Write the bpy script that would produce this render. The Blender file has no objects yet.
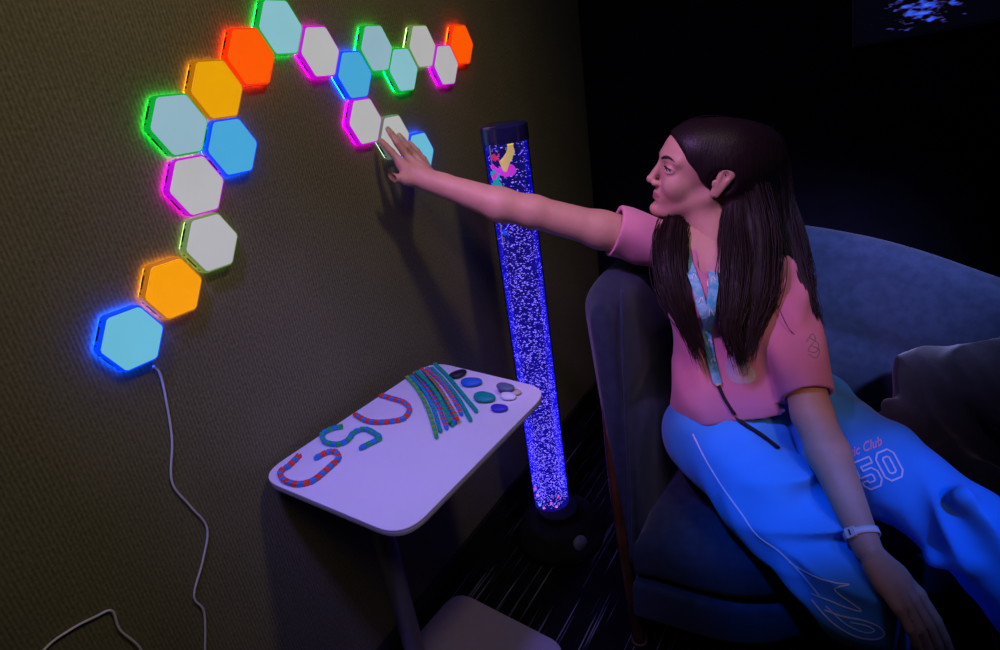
import bpy, bmesh, math, random
import numpy as np
from mathutils import Vector, Matrix
from mathutils.bvhtree import BVHTree
random.seed(7); rng = np.random.default_rng(7)
S = bpy.context.scene
COL = S.collection
PI = math.pi

# ------------------------------------------------------------------ camera
FPX = 632.8563
ROLL, PITCH, YAW = -0.1483, -0.4081, -0.591
CAM = np.array((1.00344, -0.47135, 1.43621))
FW = np.array((math.sin(YAW)*math.cos(PITCH), math.cos(YAW)*math.cos(PITCH), math.sin(PITCH)))
_rt = np.array((math.cos(YAW), -math.sin(YAW), 0.0)); _up = np.cross(_rt, FW)
RT = math.cos(ROLL)*_rt + math.sin(ROLL)*_up
UP = -math.sin(ROLL)*_rt + math.cos(ROLL)*_up
cd = bpy.data.cameras.new('camera'); co = bpy.data.objects.new('camera', cd); COL.objects.link(co)
cd.sensor_width = 36.0; cd.sensor_fit = 'HORIZONTAL'; cd.lens = 36.0*FPX/1000.0
cd.clip_start = 0.02
M = Matrix.Identity(4)
for i in range(3):
    M[i][0] = RT[i]; M[i][1] = UP[i]; M[i][2] = -FW[i]; M[i][3] = CAM[i]
co.matrix_world = M
S.camera = co

# ------------------------------------------------------------------ view, world, lights
S.view_settings.view_transform = 'Standard'; S.view_settings.look = 'None'
S.view_settings.gamma = 1.0; S.view_settings.exposure = 0.0; S.view_settings.use_curve_mapping = False
w = bpy.data.worlds.new('world'); S.world = w; w.use_nodes = True
w.node_tree.nodes['Background'].inputs[0].default_value = (0.02, 0.02, 0.03, 1)
w.node_tree.nodes['Background'].inputs[1].default_value = 0.15

def ray(x, y): return FW + RT*(x-500)/FPX - UP*(y-325)/FPX
def J(x, y, d): return Vector(CAM + ray(x, y)*d)
def lamp(name, kind, loc, aim, power, color, size=0.3, angle=60, blend=0.6):
    l = bpy.data.lights.new(name, kind); l.energy = power; l.color = color
    if kind == 'AREA': l.shape = 'DISK'; l.size = size
    else: l.shadow_soft_size = size
    if kind == 'SPOT': l.spot_size = math.radians(angle); l.spot_blend = blend
    o = bpy.data.objects.new(name, l); COL.objects.link(o); o.location = loc
    o.rotation_euler = (Vector(aim)-Vector(loc)).to_track_quat('-Z', 'Y').to_euler()
    return o
# coloured room lamps up near the ceiling (unseen, inferred from the colours they throw; the last is added fill)
lamp('wash_light', 'SPOT', (1.25, -0.75, 2.5), (0.0, 0.50, 1.45), 20, (1.0, 0.80, 0.47), 0.25, 80, 1.0)
lamp('wash_light', 'SPOT', (1.2, 0.42, 2.5), (0.0, 0.45, 1.15), 25, (1.0, 0.80, 0.47), 0.10, 80, 1.0)
lamp('warm_light', 'SPOT', (2.4, -0.9, 2.45), (0.95, 0.80, 0.75), 62, (1.0, 0.50, 0.32), 0.15, 17, 0.9)
lamp('violet_light', 'SPOT', (0.55, -0.35, 2.45), (0.19, 0.33, 0.73), 108, (0.22, 0.18, 1.0), 0.10, 32, 0.9)
lamp('lilac_light', 'SPOT', (0.30, -0.30, 2.35), (0.45, 0.86, 1.07), 115, (0.62, 0.28, 1.0), 0.06, 35, 0.8)
lamp('blue_light', 'SPOT', (0.45, -0.25, 2.45), J(757, 492, 1.27), 190, (0.0, 0.15, 1.0), 0.05, 13, 1.0)
lamp('blue_light', 'SPOT', (2.0, 0.2, 2.4), J(930, 510, 1.17), 190, (0.0, 0.15, 1.0), 0.05, 13, 1.0)
lamp('sofa_blue_light', 'SPOT', (1.9, 0.1, 2.4), (1.04, 1.3, 0.88), 620, (0.34, 0.40, 1.0), 0.12, 21, 1.0)
lamp('blue_fill_light', 'AREA', (1.25, 0.0, 2.5), (1.0, 0.5, 0.4), 2.6, (0.08, 0.25, 1.0), 0.4)  # added blue fill for the dim trouser ends, no known source

# ------------------------------------------------------------------ materials
def nt(name):
    m = bpy.data.materials.new(name); m.use_nodes = True
    return m, m.node_tree, m.node_tree.nodes['Principled BSDF']
def mat(name, col, rough=0.6, metal=0.0, noise=0.0, nscale=40, bump=0.0, bscale=200, spec=0.5, emit=None, es=0, sheen=0, col2=None, sub=0):
    m, t, b = nt(name)
    b.inputs['Base Color'].default_value = (*col, 1); b.inputs['Roughness'].default_value = rough
    b.inputs['Metallic'].default_value = metal; b.inputs['Specular IOR Level'].default_value = spec
    tc = t.nodes.new('ShaderNodeTexCoord')
    if noise or col2:
        n = t.nodes.new('ShaderNodeTexNoise'); n.inputs['Scale'].default_value = nscale; n.inputs['Detail'].default_value = 4
        r = t.nodes.new('ShaderNodeValToRGB')
        c2 = col2 if col2 else tuple(c*(1-noise) for c in col)
        r.color_ramp.elements[0].color = (*c2, 1); r.color_ramp.elements[1].color = (*col, 1)
        r.color_ramp.elements[0].position = 0.35; r.color_ramp.elements[1].position = 0.65
        t.links.new(tc.outputs['Object'], n.inputs['Vector']); t.links.new(n.outputs['Fac'], r.inputs[0])
        t.links.new(r.outputs[0], b.inputs['Base Color'])
    if bump:
        n = t.nodes.new('ShaderNodeTexNoise'); n.inputs['Scale'].default_value = bscale
        bp = t.nodes.new('ShaderNodeBump'); bp.inputs['Strength'].default_value = bump; bp.inputs['Distance'].default_value = 0.002
        t.links.new(tc.outputs['Object'], n.inputs['Vector']); t.links.new(n.outputs['Fac'], bp.inputs['Height'])
        t.links.new(bp.outputs[0], b.inputs['Normal'])
    if sheen: b.inputs['Sheen Weight'].default_value = sheen
    if sub:
        b.inputs['Subsurface Weight'].default_value = sub; b.inputs['Subsurface Radius'].default_value = (1, .35, .2); b.inputs['Subsurface Scale'].default_value = 0.01
    if emit: b.inputs['Emission Color'].default_value = (*emit, 1); b.inputs['Emission Strength'].default_value = es
    return m
def math_node(t, op, a, b=None):
    n = t.nodes.new('ShaderNodeMath'); n.operation = op
    for i, v in enumerate((a, b)):
        if v is None: continue
        if isinstance(v, (int, float)): n.inputs[i].default_value = v
        else: t.links.new(v, n.inputs[i])
    return n.outputs[0]

def wall_fabric():
    m, t, b = nt('ribbed_wall_fabric')
    tc = t.nodes.new('ShaderNodeTexCoord'); sp = t.nodes.new('ShaderNodeSeparateXYZ')
    t.links.new(tc.outputs['Object'], sp.inputs[0])
    n1 = t.nodes.new('ShaderNodeTexNoise'); n1.inputs['Scale'].default_value = 5; n1.inputs['Detail'].default_value = 6
    n2 = t.nodes.new('ShaderNodeTexNoise'); n2.inputs['Scale'].default_value = 190; n2.inputs['Detail'].default_value = 3
    mp = t.nodes.new('ShaderNodeMapping'); mp.inputs['Scale'].default_value = (1, 1, 0.85)
    t.links.new(tc.outputs['Object'], mp.inputs[0]); t.links.new(tc.outputs['Object'], n1.inputs[0]); t.links.new(mp.outputs[0], n2.inputs[0])
    ribs = math_node(t, 'SINE', math_node(t, 'MULTIPLY', sp.outputs[1], 2*PI/0.0065))
    v = math_node(t, 'ADD', math_node(t, 'MULTIPLY', n2.outputs['Fac'], 0.75), math_node(t, 'MULTIPLY', ribs, 0.11))
    v = math_node(t, 'ADD', v, math_node(t, 'MULTIPLY', n1.outputs['Fac'], 0.25))
    r = t.nodes.new('ShaderNodeValToRGB'); r.color_ramp.elements[0].position = 0.2; r.color_ramp.elements[1].position = 0.85
    r.color_ramp.elements[0].color = (0.085, 0.078, 0.036, 1); r.color_ramp.elements[1].color = (0.24, 0.22, 0.125, 1)
    t.links.new(v, r.inputs[0]); t.links.new(r.outputs[0], b.inputs['Base Color'])
    b.inputs['Roughness'].default_value = 0.95; b.inputs['Specular IOR Level'].default_value = 0.1
    bp = t.nodes.new('ShaderNodeBump'); bp.inputs['Strength'].default_value = 0.4; bp.inputs['Distance'].default_value = 0.0015
    t.links.new(v, bp.inputs['Height']); t.links.new(bp.outputs[0], b.inputs['Normal'])
    return m
def carpet():
    m, t, b = nt('striped_carpet')
    tc = t.nodes.new('ShaderNodeTexCoord')
    mp = t.nodes.new('ShaderNodeMapping'); mp.inputs['Scale'].default_value = (150, 2.6, 1)
    n = t.nodes.new('ShaderNodeTexNoise'); n.inputs['Scale'].default_value = 1; n.inputs['Detail'].default_value = 2
    t.links.new(tc.outputs['Object'], mp.inputs[0]); t.links.new(mp.outputs[0], n.inputs[0])
    r = t.nodes.new('ShaderNodeValToRGB'); e = r.color_ramp.elements
    e[0].position = 0.61; e[0].color = (0.006, 0.006, 0.009, 1); e[1].position = 0.70; e[1].color = (0.26, 0.24, 0.31, 1)
    n3 = t.nodes.new('ShaderNodeTexNoise'); n3.inputs['Scale'].default_value = 260
    t.links.new(tc.outputs['Object'], n3.inputs[0])
    mx = t.nodes.new('ShaderNodeMix'); mx.data_type = 'RGBA'; mx.blend_type = 'MULTIPLY'; mx.inputs[0].default_value = 0.8
    t.links.new(n.outputs['Fac'], r.inputs[0]); t.links.new(r.outputs[0], mx.inputs[6]); t.links.new(n3.outputs['Color'], mx.inputs[7])
    t.links.new(mx.outputs[2], b.inputs['Base Color']); b.inputs['Roughness'].default_value = 1; b.inputs['Specular IOR Level'].default_value = 0.05
    return m
MW = wall_fabric(); MCARPET = carpet()
MBLACKWALL = mat('black_paint', (0.004, 0.004, 0.009), 0.9, noise=0.3, nscale=12, spec=0.1)
MCEIL = mat('ceiling_paint', (0.02, 0.02, 0.022), 0.9, noise=0.1)
MSKIN = mat('skin', (0.56, 0.30, 0.21), 0.5, noise=0.12, nscale=25, bump=0.15, bscale=400, sub=0.08, spec=0.35)
MLIP = mat('lip', (0.42, 0.13, 0.13), 0.4, noise=0.1)
MNAIL = mat('nail', (0.7, 0.42, 0.38), 0.25, noise=0.05)
MWHITE = mat('eye_white', (0.42, 0.40, 0.42), 0.2, noise=0.03)
MIRIS = mat('iris', (0.03, 0.015, 0.01), 0.1, noise=0.2)
MBROW = mat('brow_hair', (0.02, 0.012, 0.01), 0.8, noise=0.3, nscale=300)
MWOOD = mat('orange_wood', (0.10, 0.032, 0.012), 0.35, noise=0.45, nscale=18)
MJACKET = mat('black_jacket_cloth', (0.013, 0.010, 0.018), 0.9, noise=0.4, nscale=60, bump=0.4, sheen=0.3)
MPLASTW = mat('white_plastic', (0.75, 0.73, 0.76), 0.35, noise=0.03)
MPLASTB = mat('black_plastic', (0.004, 0.004, 0.005), 0.8, noise=0.2)
MCAP = mat('dark_gloss_plastic', (0.01, 0.012, 0.05), 0.18, noise=0.2)
MTOP = mat('table_laminate', (0.72, 0.68, 0.74), 0.42, noise=0.03, nscale=8)
MEDGE = mat('table_edge', (0.42, 0.37, 0.33), 0.5, noise=0.1)
MGREYMETAL = mat('grey_painted_metal', (0.33, 0.31, 0.34), 0.45, metal=0.2, noise=0.05)
MBASE = mat('base_metal', (0.30, 0.25, 0.30), 0.5, noise=0.06)
MCHROME = mat('chrome', (0.75, 0.75, 0.78), 0.15, metal=1, noise=0.05)
MPRINT = mat('white_print', (0.78, 0.70, 0.80), 0.7, noise=0.05)
MPINKPRINT = mat('pink_print', (0.95, 0.36, 0.55), 0.7, noise=0.05)

def cloth_mat(name, c1, c2, nscale=6, weave=900, bump=0.5):
    m, t, b = nt(name)
    tc = t.nodes.new('ShaderNodeTexCoord')
    n = t.nodes.new('ShaderNodeTexNoise'); n.inputs['Scale'].default_value = nscale; n.inputs['Detail'].default_value = 3
    r = t.nodes.new('ShaderNodeValToRGB'); r.color_ramp.elements[0].position = 0.38; r.color_ramp.elements[1].position = 0.62
    r.color_ramp.elements[0].color = (*c2, 1); r.color_ramp.elements[1].color = (*c1, 1)
    n2 = t.nodes.new('ShaderNodeTexNoise'); n2.inputs['Scale'].default_value = weave
    bp = t.nodes.new('ShaderNodeBump'); bp.inputs['Strength'].default_value = bump; bp.inputs['Distance'].default_value = 0.001
    for q in (n, n2): t.links.new(tc.outputs['Object'], q.inputs[0])
    t.links.new(n.outputs['Fac'], r.inputs[0]); t.links.new(r.outputs[0], b.inputs['Base Color'])
    t.links.new(n2.outputs['Fac'], bp.inputs['Height']); t.links.new(bp.outputs[0], b.inputs['Normal'])
    b.inputs['Roughness'].default_value = 0.9; b.inputs['Specular IOR Level'].default_value = 0.15; b.inputs['Sheen Weight'].default_value = 0.15
    return m
MSHIRT = cloth_mat('tie_dye_shirt', (0.66, 0.25, 0.33), (0.52, 0.19, 0.30), 5)
MPANTS = cloth_mat('blue_sweat_cloth', (0.06, 0.30, 0.72), (0.045, 0.25, 0.66), 4, 500)
MSOFA = cloth_mat('navy_sofa_fabric', (0.020, 0.030, 0.060), (0.014, 0.022, 0.046), 40, 700, 0.8)
MLANY = cloth_mat('teal_lanyard', (0.06, 0.38, 0.55), (0.25, 0.55, 0.68), 60)

# ------------------------------------------------------------------ helpers
def ray(x, y): return FW + RT*(x-500)/FPX - UP*(y-325)/FPX
def J(x, y, d): return CAM + ray(x, y)*d                      # point seen at (x, y), d metres along the view axis
def at(x, y, axis, val):
    r = ray(x, y); return CAM + r*((val-CAM[axis])/r[axis])
def link(o, parent=None):
    COL.objects.link(o)
    if parent is not None:
        o.parent = parent
        o.matrix_parent_inverse = Matrix.Translation(parent.location).inverted() if parent.rotation_euler.to_matrix() == Matrix.Identity(3) else parent.matrix_basis.inverted()
    return o
def obj(name, verts, faces, m, parent=None, smooth=True, mats=None, midx=None):
    me = bpy.data.meshes.new(name)
    me.from_pydata([tuple(map(float, v)) for v in verts], [], [tuple(map(int, f)) for f in faces])
    for mm in (mats or [m]): me.materials.append(mm)
    if midx is not None: me.polygons.foreach_set('material_index', np.asarray(midx, dtype=np.int32))
    if smooth: me.polygons.foreach_set('use_smooth', [True]*len(me.polygons))
    me.update()
    return link(bpy.data.objects.new(name, me), parent)
def from_bm(name, bm, m, parent=None, smooth=False, angle=None):
    me = bpy.data.meshes.new(name); bmesh.ops.recalc_face_normals(bm, faces=bm.faces[:])
    bm.to_mesh(me); bm.free(); me.materials.append(m)
    o = link(bpy.data.objects.new(name, me), parent)
    if smooth:
        for p in me.polygons: p.use_smooth = True
        if angle:
            try: me.set_sharp_from_angle(angle=math.radians(angle))
            except Exception: pass
    return o
def tag(o, label=None, cat=None, group=None, kind=None):
    if label: o['label'] = label
    if cat: o['category'] = cat
    if group: o['group'] = group
    if kind: o['kind'] = kind
    return o
def empty(name, loc, label, cat, group=None):
    o = bpy.data.objects.new(name, None); o.empty_display_size = 0.05; COL.objects.link(o); o.location = tuple(map(float, loc))
    return tag(o, label, cat, group)
def box_bm(x0, x1, y0, y1, z0, z1, bev=0, seg=2, bm=None):
    b2 = bmesh.new(); r = bmesh.ops.create_cube(b2, size=1)
    for v in b2.verts: v.co = ((x0+x1)/2+v.co.x*(x1-x0), (y0+y1)/2+v.co.y*(y1-y0), (z0+z1)/2+v.co.z*(z1-z0))
    if bev: bmesh.ops.bevel(b2, geom=b2.edges[:], offset=bev, segments=seg, affect='EDGES', profile=0.5)
    return b2
def prism_bm(outline, z0, z1, bev=0):
    """closed plan outline extruded between two heights, top and bottom rims rounded"""
    bm = bmesh.new(); n = len(outline)
    c = np.mean(outline, 0); rings = []
    prof = [(1, z0+bev), (1, z1-bev)] if not bev else None
    if bev:
        prof = []
        for k in range(4): a = k/3*PI/2; prof.append((bev*(1-math.sin(a)), z0+bev*(1-math.cos(a))))
        for k in range(4): a = k/3*PI/2; prof.append((bev*(1-math.cos(a)), z1-bev*(1-math.sin(a))))
    else: prof = [(0, z0), (0, z1)]
    P = np.array(outline, float); T = np.roll(P, -1, 0)-np.roll(P, 1, 0); N = np.stack([T[:, 1], -T[:, 0]], 1); N /= np.linalg.norm(N, axis=1)[:, None]
    if ((P-c)*N).sum() < 0: N = -N
    for ins, z in prof:
        q = P-N*ins; rings.append([bm.verts.new((a, b, z)) for a, b in q])
    for a, b in zip(rings[:-1], rings[1:]):
        for i in range(n): bm.faces.new((a[i], a[(i+1) % n], b[(i+1) % n], b[i]))
    bm.faces.new(rings[0][::-1]); bm.faces.new(rings[-1])
    return bm
def round_rect(corners, r, seg=8):
    out = []; n = len(corners)
    for i in range(n):
        p = np.array(corners[i], float); a = np.array(corners[i-1], float); b = np.array(corners[(i+1) % n], float)
        u = (a-p)/np.linalg.norm(a-p); v = (b-p)/np.linalg.norm(b-p)
        p0 = p+u*r; p1 = p+v*r
        for k in range(seg+1):
            t = k/seg; out.append(tuple((1-t)**2*p0+2*t*(1-t)*p+t*t*p1))
    return out
def spline(pts, n):
    """Catmull-Rom through pts, n samples; pts may carry extra columns"""
    P = np.array(pts, float)
    if len(P) == 2: return np.array([P[0]*(1-t)+P[1]*t for t in np.linspace(0, 1, n)])
    Q = np.vstack([2*P[0]-P[1], P, 2*P[-1]-P[-2]]); m = len(P)-1; out = []
    for t in np.linspace(0, m, n):
        i = min(int(t), m-1); f = t-i; a, b, c, d = Q[i:i+4]
        out.append(0.5*((2*b)+(c-a)*f+(2*a-5*b+4*c-d)*f*f+(3*b-a-3*c+d)*f**3))
    return np.array(out)
def tube(pts, rad, seg=8, cap=True, flat=None, V=None, F=None):
    """tube along pts; rad scalar or list; flat=(nx,ny,nz,k) squashes along that direction"""
    P = np.array(pts, float); n = len(P); R = np.full(n, rad) if np.isscalar(rad) else np.array(rad, float)
    V = [] if V is None else V; F = [] if F is None else F; base = len(V)
    T = np.gradient(P, axis=0); T /= np.linalg.norm(T, axis=1)[:, None]+1e-12
    up = np.array((0, 0, 1.0)) if flat is None else np.array(flat[:3], float)
    if abs(T[0]@up) > 0.95 and flat is None: up = np.array((1.0, 0, 0))
    for i in range(n):
        s = np.cross(T[i], up); s /= np.linalg.norm(s)+1e-12; q = np.cross(s, T[i]); up = q if flat is None else up
        k = 1 if flat is None else flat[3]
        for j in range(seg):
            a = 2*PI*j/seg; V.append(P[i]+R[i]*(s*math.cos(a)+q*math.sin(a)*k))
    for i in range(n-1):
        for j in range(seg):
            j2 = (j+1) % seg; F.append((base+i*seg+j, base+i*seg+j2, base+(i+1)*seg+j2, base+(i+1)*seg+j))
    if cap:
        F.append(tuple(base+j for j in range(seg))[::-1]); F.append(tuple(base+(n-1)*seg+j for j in range(seg)))
    return V, F
def lathe_bm(prof, seg=32, c=(0, 0, 0), bm=None):
    bm = bm or bmesh.new(); rings = []
    for r, z in prof: rings.append([bm.verts.new((c[0]+r*math.cos(2*PI*k/seg), c[1]+r*math.sin(2*PI*k/seg), c[2]+z)) for k in range(seg)])
    for a, b in zip(rings[:-1], rings[1:]):
        for i in range(seg): bm.faces.new((a[i], a[(i+1) % seg], b[(i+1) % seg], b[i]))
    bm.faces.new(rings[0][::-1]); bm.faces.new(rings[-1])
    return bm

# ---- signed-distance modelling: smooth unions of tapered capsules and ellipsoids, skinned by surface nets
class Field:
    def __init__(s, lo, hi, h):
        s.h = h; s.lo = np.array(lo, float); s.n = np.ceil((np.array(hi)-s.lo)/h).astype(int)+1
        s.F = np.full(s.n, 1.0, np.float32)
        s.ax = [s.lo[i]+h*np.arange(s.n[i]) for i in range(3)]
    def region(s, lo, hi):
        a = np.clip(np.floor((lo-s.lo)/s.h).astype(int), 0, s.n); b = np.clip(np.ceil((hi-s.lo)/s.h).astype(int)+1, 0, s.n)
        if (b <= a).any(): return None, None
        sl = tuple(slice(a[i], b[i]) for i in range(3))
        X = np.meshgrid(*[s.ax[i][sl[i]] for i in range(3)], indexing='ij')
        return sl, [x.astype(np.float32) for x in X]
    def comb(s, sl, d, op, k):
        f = s.F[sl]
        if op == 'add':
            if k > 0: hh = np.clip(0.5+0.5*(f-d)/k, 0, 1); s.F[sl] = f*(1-hh)+d*hh-k*hh*(1-hh)
            else: s.F[sl] = np.minimum(f, d)
        elif op == 'sub':
            d = -d
            if k > 0: hh = np.clip(0.5+0.5*(d-f)/k, 0, 1); s.F[sl] = f*(1-hh)+d*hh+k*hh*(1-hh)
            else: s.F[sl] = np.maximum(f, d)
    def cap(s, a, b, ra, rb, k=0.01, op='add', flat=None):
        a = np.array(a, float); b = np.array(b, float); m = max(ra, rb)*1.1+k+4*s.h
        if flat is not None: m = m*max(1, flat[3])
        sl, X = s.region(np.minimum(a, b)-m, np.maximum(a, b)+m)
        if sl is None: return
        v = b-a; L2 = v@v+1e-12
        t = np.clip(((X[0]-a[0])*v[0]+(X[1]-a[1])*v[1]+(X[2]-a[2])*v[2])/L2, 0, 1)
        D = [X[i]-a[i]-t*v[i] for i in range(3)]; d2 = D[0]**2+D[1]**2+D[2]**2
        if flat is not None:      # scale along unit vector flat[:3] by factor flat[3]
            q = np.array(flat[:3], float); q /= np.linalg.norm(q); dq = D[0]*q[0]+D[1]*q[1]+D[2]*q[2]
            d2 = d2-dq**2+(dq/flat[3])**2
        s.comb(sl, np.sqrt(d2)-(ra+(rb-ra)*t), op, k)
    def ell(s, c, r, k=0.01, op='add', R=None):
        c = np.array(c, float); r = np.array(r, float); m = r.max()*1.05+k+4*s.h
        sl, X = s.region(c-m, c+m)
        if sl is None: return
        D = [X[i]-c[i] for i in range(3)]
        if R is not None: D = [D[0]*R[0][i]+D[1]*R[1][i]+D[2]*R[2][i] for i in range(3)]
        k0 = np.sqrt(sum((D[i]/r[i])**2 for i in range(3))); k1 = np.sqrt(sum((D[i]/r[i]**2)**2 for i in range(3)))+1e-9
        s.comb(sl, k0*(k0-1)/k1, op, k)
    def chain(s, pts, rad, k=0.01, op='add', flat=None):
        for i in range(len(pts)-1): s.cap(pts[i], pts[i+1], rad[i], rad[i+1], k, op, flat)
    def mesh(s):
        F = s.F; h = s.h; n = F.shape; ins = F < 0
        cc = sum(ins[i:n[0]-1+i, j:n[1]-1+j, k:n[2]-1+k].astype(np.int8) for i in (0, 1) for j in (0, 1) for k in (0, 1))
        act = (cc > 0) & (cc < 8); idx = np.argwhere(act); vid = np.full(act.shape, -1, np.int64); vid[act] = np.arange(len(idx))
        acc = np.zeros((len(idx), 3)); cnt = np.zeros(len(idx)); I = idx.T
        corners = [(i, j, k) for i in (0, 1) for j in (0, 1) for k in (0, 1)]
        for a in corners:
            for axis in range(3):
                if a[axis]: continue
                b = list(a); b[axis] = 1
                fa = F[I[0]+a[0], I[1]+a[1], I[2]+a[2]]; fb = F[I[0]+b[0], I[1]+b[1], I[2]+b[2]]
                m = (fa < 0) != (fb < 0); t = np.where(m, fa/np.where(m, fa-fb, 1), 0)
                p = np.tile(np.array(a, float), (len(idx), 1)); p[:, axis] += t
                acc[m] += p[m]; cnt[m] += 1
        V = s.lo+(idx+acc/cnt[:, None])*h
        Q = []
        for axis in range(3):
            o1, o2 = [i for i in range(3) if i != axis]
            sa = [slice(1, n[i]-1) for i in range(3)]; sb = list(sa); sa[axis] = slice(0, n[axis]-1); sb[axis] = slice(1, n[axis])
            A = ins[tuple(sa)]; B = ins[tuple(sb)]; e = np.argwhere(A != B)
            if not len(e): continue
            flip = A[tuple(e.T)]
            e = e.copy(); e[:, o1] += 1; e[:, o2] += 1
            def g(d1, d2):
                q = e.copy(); q[:, o1] -= d1; q[:, o2] -= d2; return vid[tuple(q.T)]
            q = np.stack([g(1, 1), g(0, 1), g(0, 0), g(1, 0)], 1)
            if axis == 1: flip = ~flip
            q[~flip] = q[~flip][:, ::-1]; Q.append(q)
        Q = np.vstack(Q); Q = Q[(Q >= 0).all(1)]
        return V, Q
def relax(V, Q, it=2, lam=0.5):
    V = V.copy()
    E = np.vstack([Q[:, [0, 1]], Q[:, [1, 2]], Q[:, [2, 3]], Q[:, [3, 0]]])
    for _ in range(it):
        acc = np.zeros_like(V); c = np.zeros(len(V))
        np.add.at(acc, E[:, 0], V[E[:, 1]]); np.add.at(acc, E[:, 1], V[E[:, 0]]); np.add.at(c, E[:, 0], 1); np.add.at(c, E[:, 1], 1)
        c[c == 0] = 1; V = V+lam*(acc/c[:, None]-V)
    return V
def np_mesh(name, V, Q, mats, parent=None, midx=None):
    me = bpy.data.meshes.new(name); nq = len(Q)
    me.vertices.add(len(V)); me.vertices.foreach_set('co', V.astype(np.float32).ravel())
    me.loops.add(nq*4); me.loops.foreach_set('vertex_index', Q.astype(np.int32).ravel())
    me.polygons.add(nq); me.polygons.foreach_set('loop_start', np.arange(0, nq*4, 4, dtype=np.int32))
    for m in mats: me.materials.append(m)
    if midx is not None: me.polygons.foreach_set('material_index', midx.astype(np.int32))
    me.polygons.foreach_set('use_smooth', np.ones(nq, bool)); me.update(calc_edges=True); me.validate()
    return link(bpy.data.objects.new(name, me), parent)
def bvh(V, Q): return BVHTree.FromPolygons([tuple(v) for v in V], [tuple(map(int, q)) for q in Q])
def surf(tree, x, y, off=0.0015):
    """the point of a surface seen at (x, y), lifted a little along its normal"""
    r = Vector(ray(x, y)).normalized(); hit, nrm, i, d = tree.ray_cast(Vector(CAM), r)
    if hit is None: return None, None
    if nrm.dot(r) > 0: nrm = -nrm
    return np.array(hit+nrm*off), np.array(nrm)
def ribbon(tree, pts, width, V, F, n=None, off=0.0015, closed=False, th=0.0008):
    """thin raised band lying on a surface along traced points"""
    P = spline(pts+[pts[0]] if closed else pts, n or len(pts)*5) if n != 0 else np.array(pts+[pts[0]] if closed else pts, float)
    H = [surf(tree, *p[:2], off) for p in P]; H = [h for h in H if h[0] is not None]
    if len(H) < 2: return
    X = np.array([h[0] for h in H]); N = np.array([h[1] for h in H]); T = np.gradient(X, axis=0)
    b = len(V)
    for i in range(len(X)):
        s = np.cross(T[i], N[i]); s /= np.linalg.norm(s)+1e-9; s *= width/2
        V += [X[i]-s, X[i]+s, X[i]+s-N[i]*th, X[i]-s-N[i]*th]
    for i in range(len(X)-1):
        if np.linalg.norm(X[i+1]-X[i]) > 0.03: continue
        a = b+i*4; c = a+4
        for k in range(4): F.append((a+k, a+(k+1) % 4, c+(k+1) % 4, c+k))

# ------------------------------------------------------------------ room
WX = -0.021          # face of the fabric wall
YB = 1.85            # black wall
def room_part(name, x0, x1, y0, y1, z0, z1, m):
    o = from_bm(name, box_bm(x0, x1, y0, y1, z0, z1), m); o['kind'] = 'structure'; return o
room_part('floor', WX-0.1, 3.2, -2.4, YB+0.1, -0.1, 0, MCARPET)
room_part('ceiling', WX-0.1, 3.2, -2.4, YB+0.1, 2.6, 2.7, MCEIL)
room_part('wall_left', WX-0.1, WX, -2.4, YB+0.1, 0, 2.6, MW)
room_part('wall_back', WX, 3.2, YB, YB+0.1, 0, 2.6, MBLACKWALL)
room_part('wall_right', 3.1, 3.2, -2.4, YB, 0, 2.6, MBLACKWALL)
room_part('wall_front', WX, 3.1, -2.4, -2.3, 0, 2.6, MBLACKWALL)
room_part('baseboard_left', WX, WX+0.012, -2.3, YB, 0, 0.075, mat('dark_skirting', (0.012, 0.011, 0.010), 0.5, noise=0.2))

# ------------------------------------------------------------------ hexagon light panels
def emis(name, col, st):
    m, t, b = nt(name); b.inputs['Base Color'].default_value = (*[0.25*c for c in col], 1); b.inputs['Roughness'].default_value = 0.5
    n = t.nodes.new('ShaderNodeTexNoise'); n.inputs['Scale'].default_value = 9
    tc = t.nodes.new('ShaderNodeTexCoord'); t.links.new(tc.outputs['Object'], n.inputs[0])
    mr = t.nodes.new('ShaderNodeMapRange'); mr.inputs['To Min'].default_value = st*0.92; mr.inputs['To Max'].default_value = st*1.08
    t.links.new(n.outputs['Fac'], mr.inputs['Value']); t.links.new(mr.outputs[0], b.inputs['Emission Strength'])
    b.inputs['Emission Color'].default_value = (*col, 1); return m
FACE = {'white': (0.46, 0.46, 0.47), 'pale': (0.28, 0.46, 0.55), 'orange': (0.95, 0.35, 0.0), 'amber': (0.80, 0.36, 0.0), 'red': (1.0, 0.10, 0.0),
        'blue': (0.06, 0.38, 0.68), 'cyan': (0.14, 0.50, 0.68), 'green': (0.24, 0.52, 0.60)}
RIM = {'violet': (0.75, 0.0, 0.9), 'green': (0.0, 0.62, 0.05), 'blue': (0.0, 0.05, 1.0), 'red': (1.0, 0.03, 0.0), 'orange': (0.85, 0.27, 0.0), 'white': (0.35, 0.5, 0.35), 'dim': (0.30, 0.55, 0.14)}
RIMS = {'violet': 0.62, 'green': 0.55, 'blue': 1.0, 'red': 0.9, 'orange': 0.45, 'white': 0.22, 'dim': 0.35}
GAP = {'violet': 26.0, 'green': 32.0, 'blue': 80.0, 'red': 30.0, 'orange': 16.0, 'white': 3, 'dim': 9}
GM = {k: emis('panel_gap_'+k, v, GAP[k]) for k, v in RIM.items()}
FM = {k: emis('panel_face_'+k, v, 0.90) for k, v in FACE.items()}
RM = {k: emis('panel_rim_'+k, v, RIMS[k]) for k, v in RIM.items()}
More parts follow.
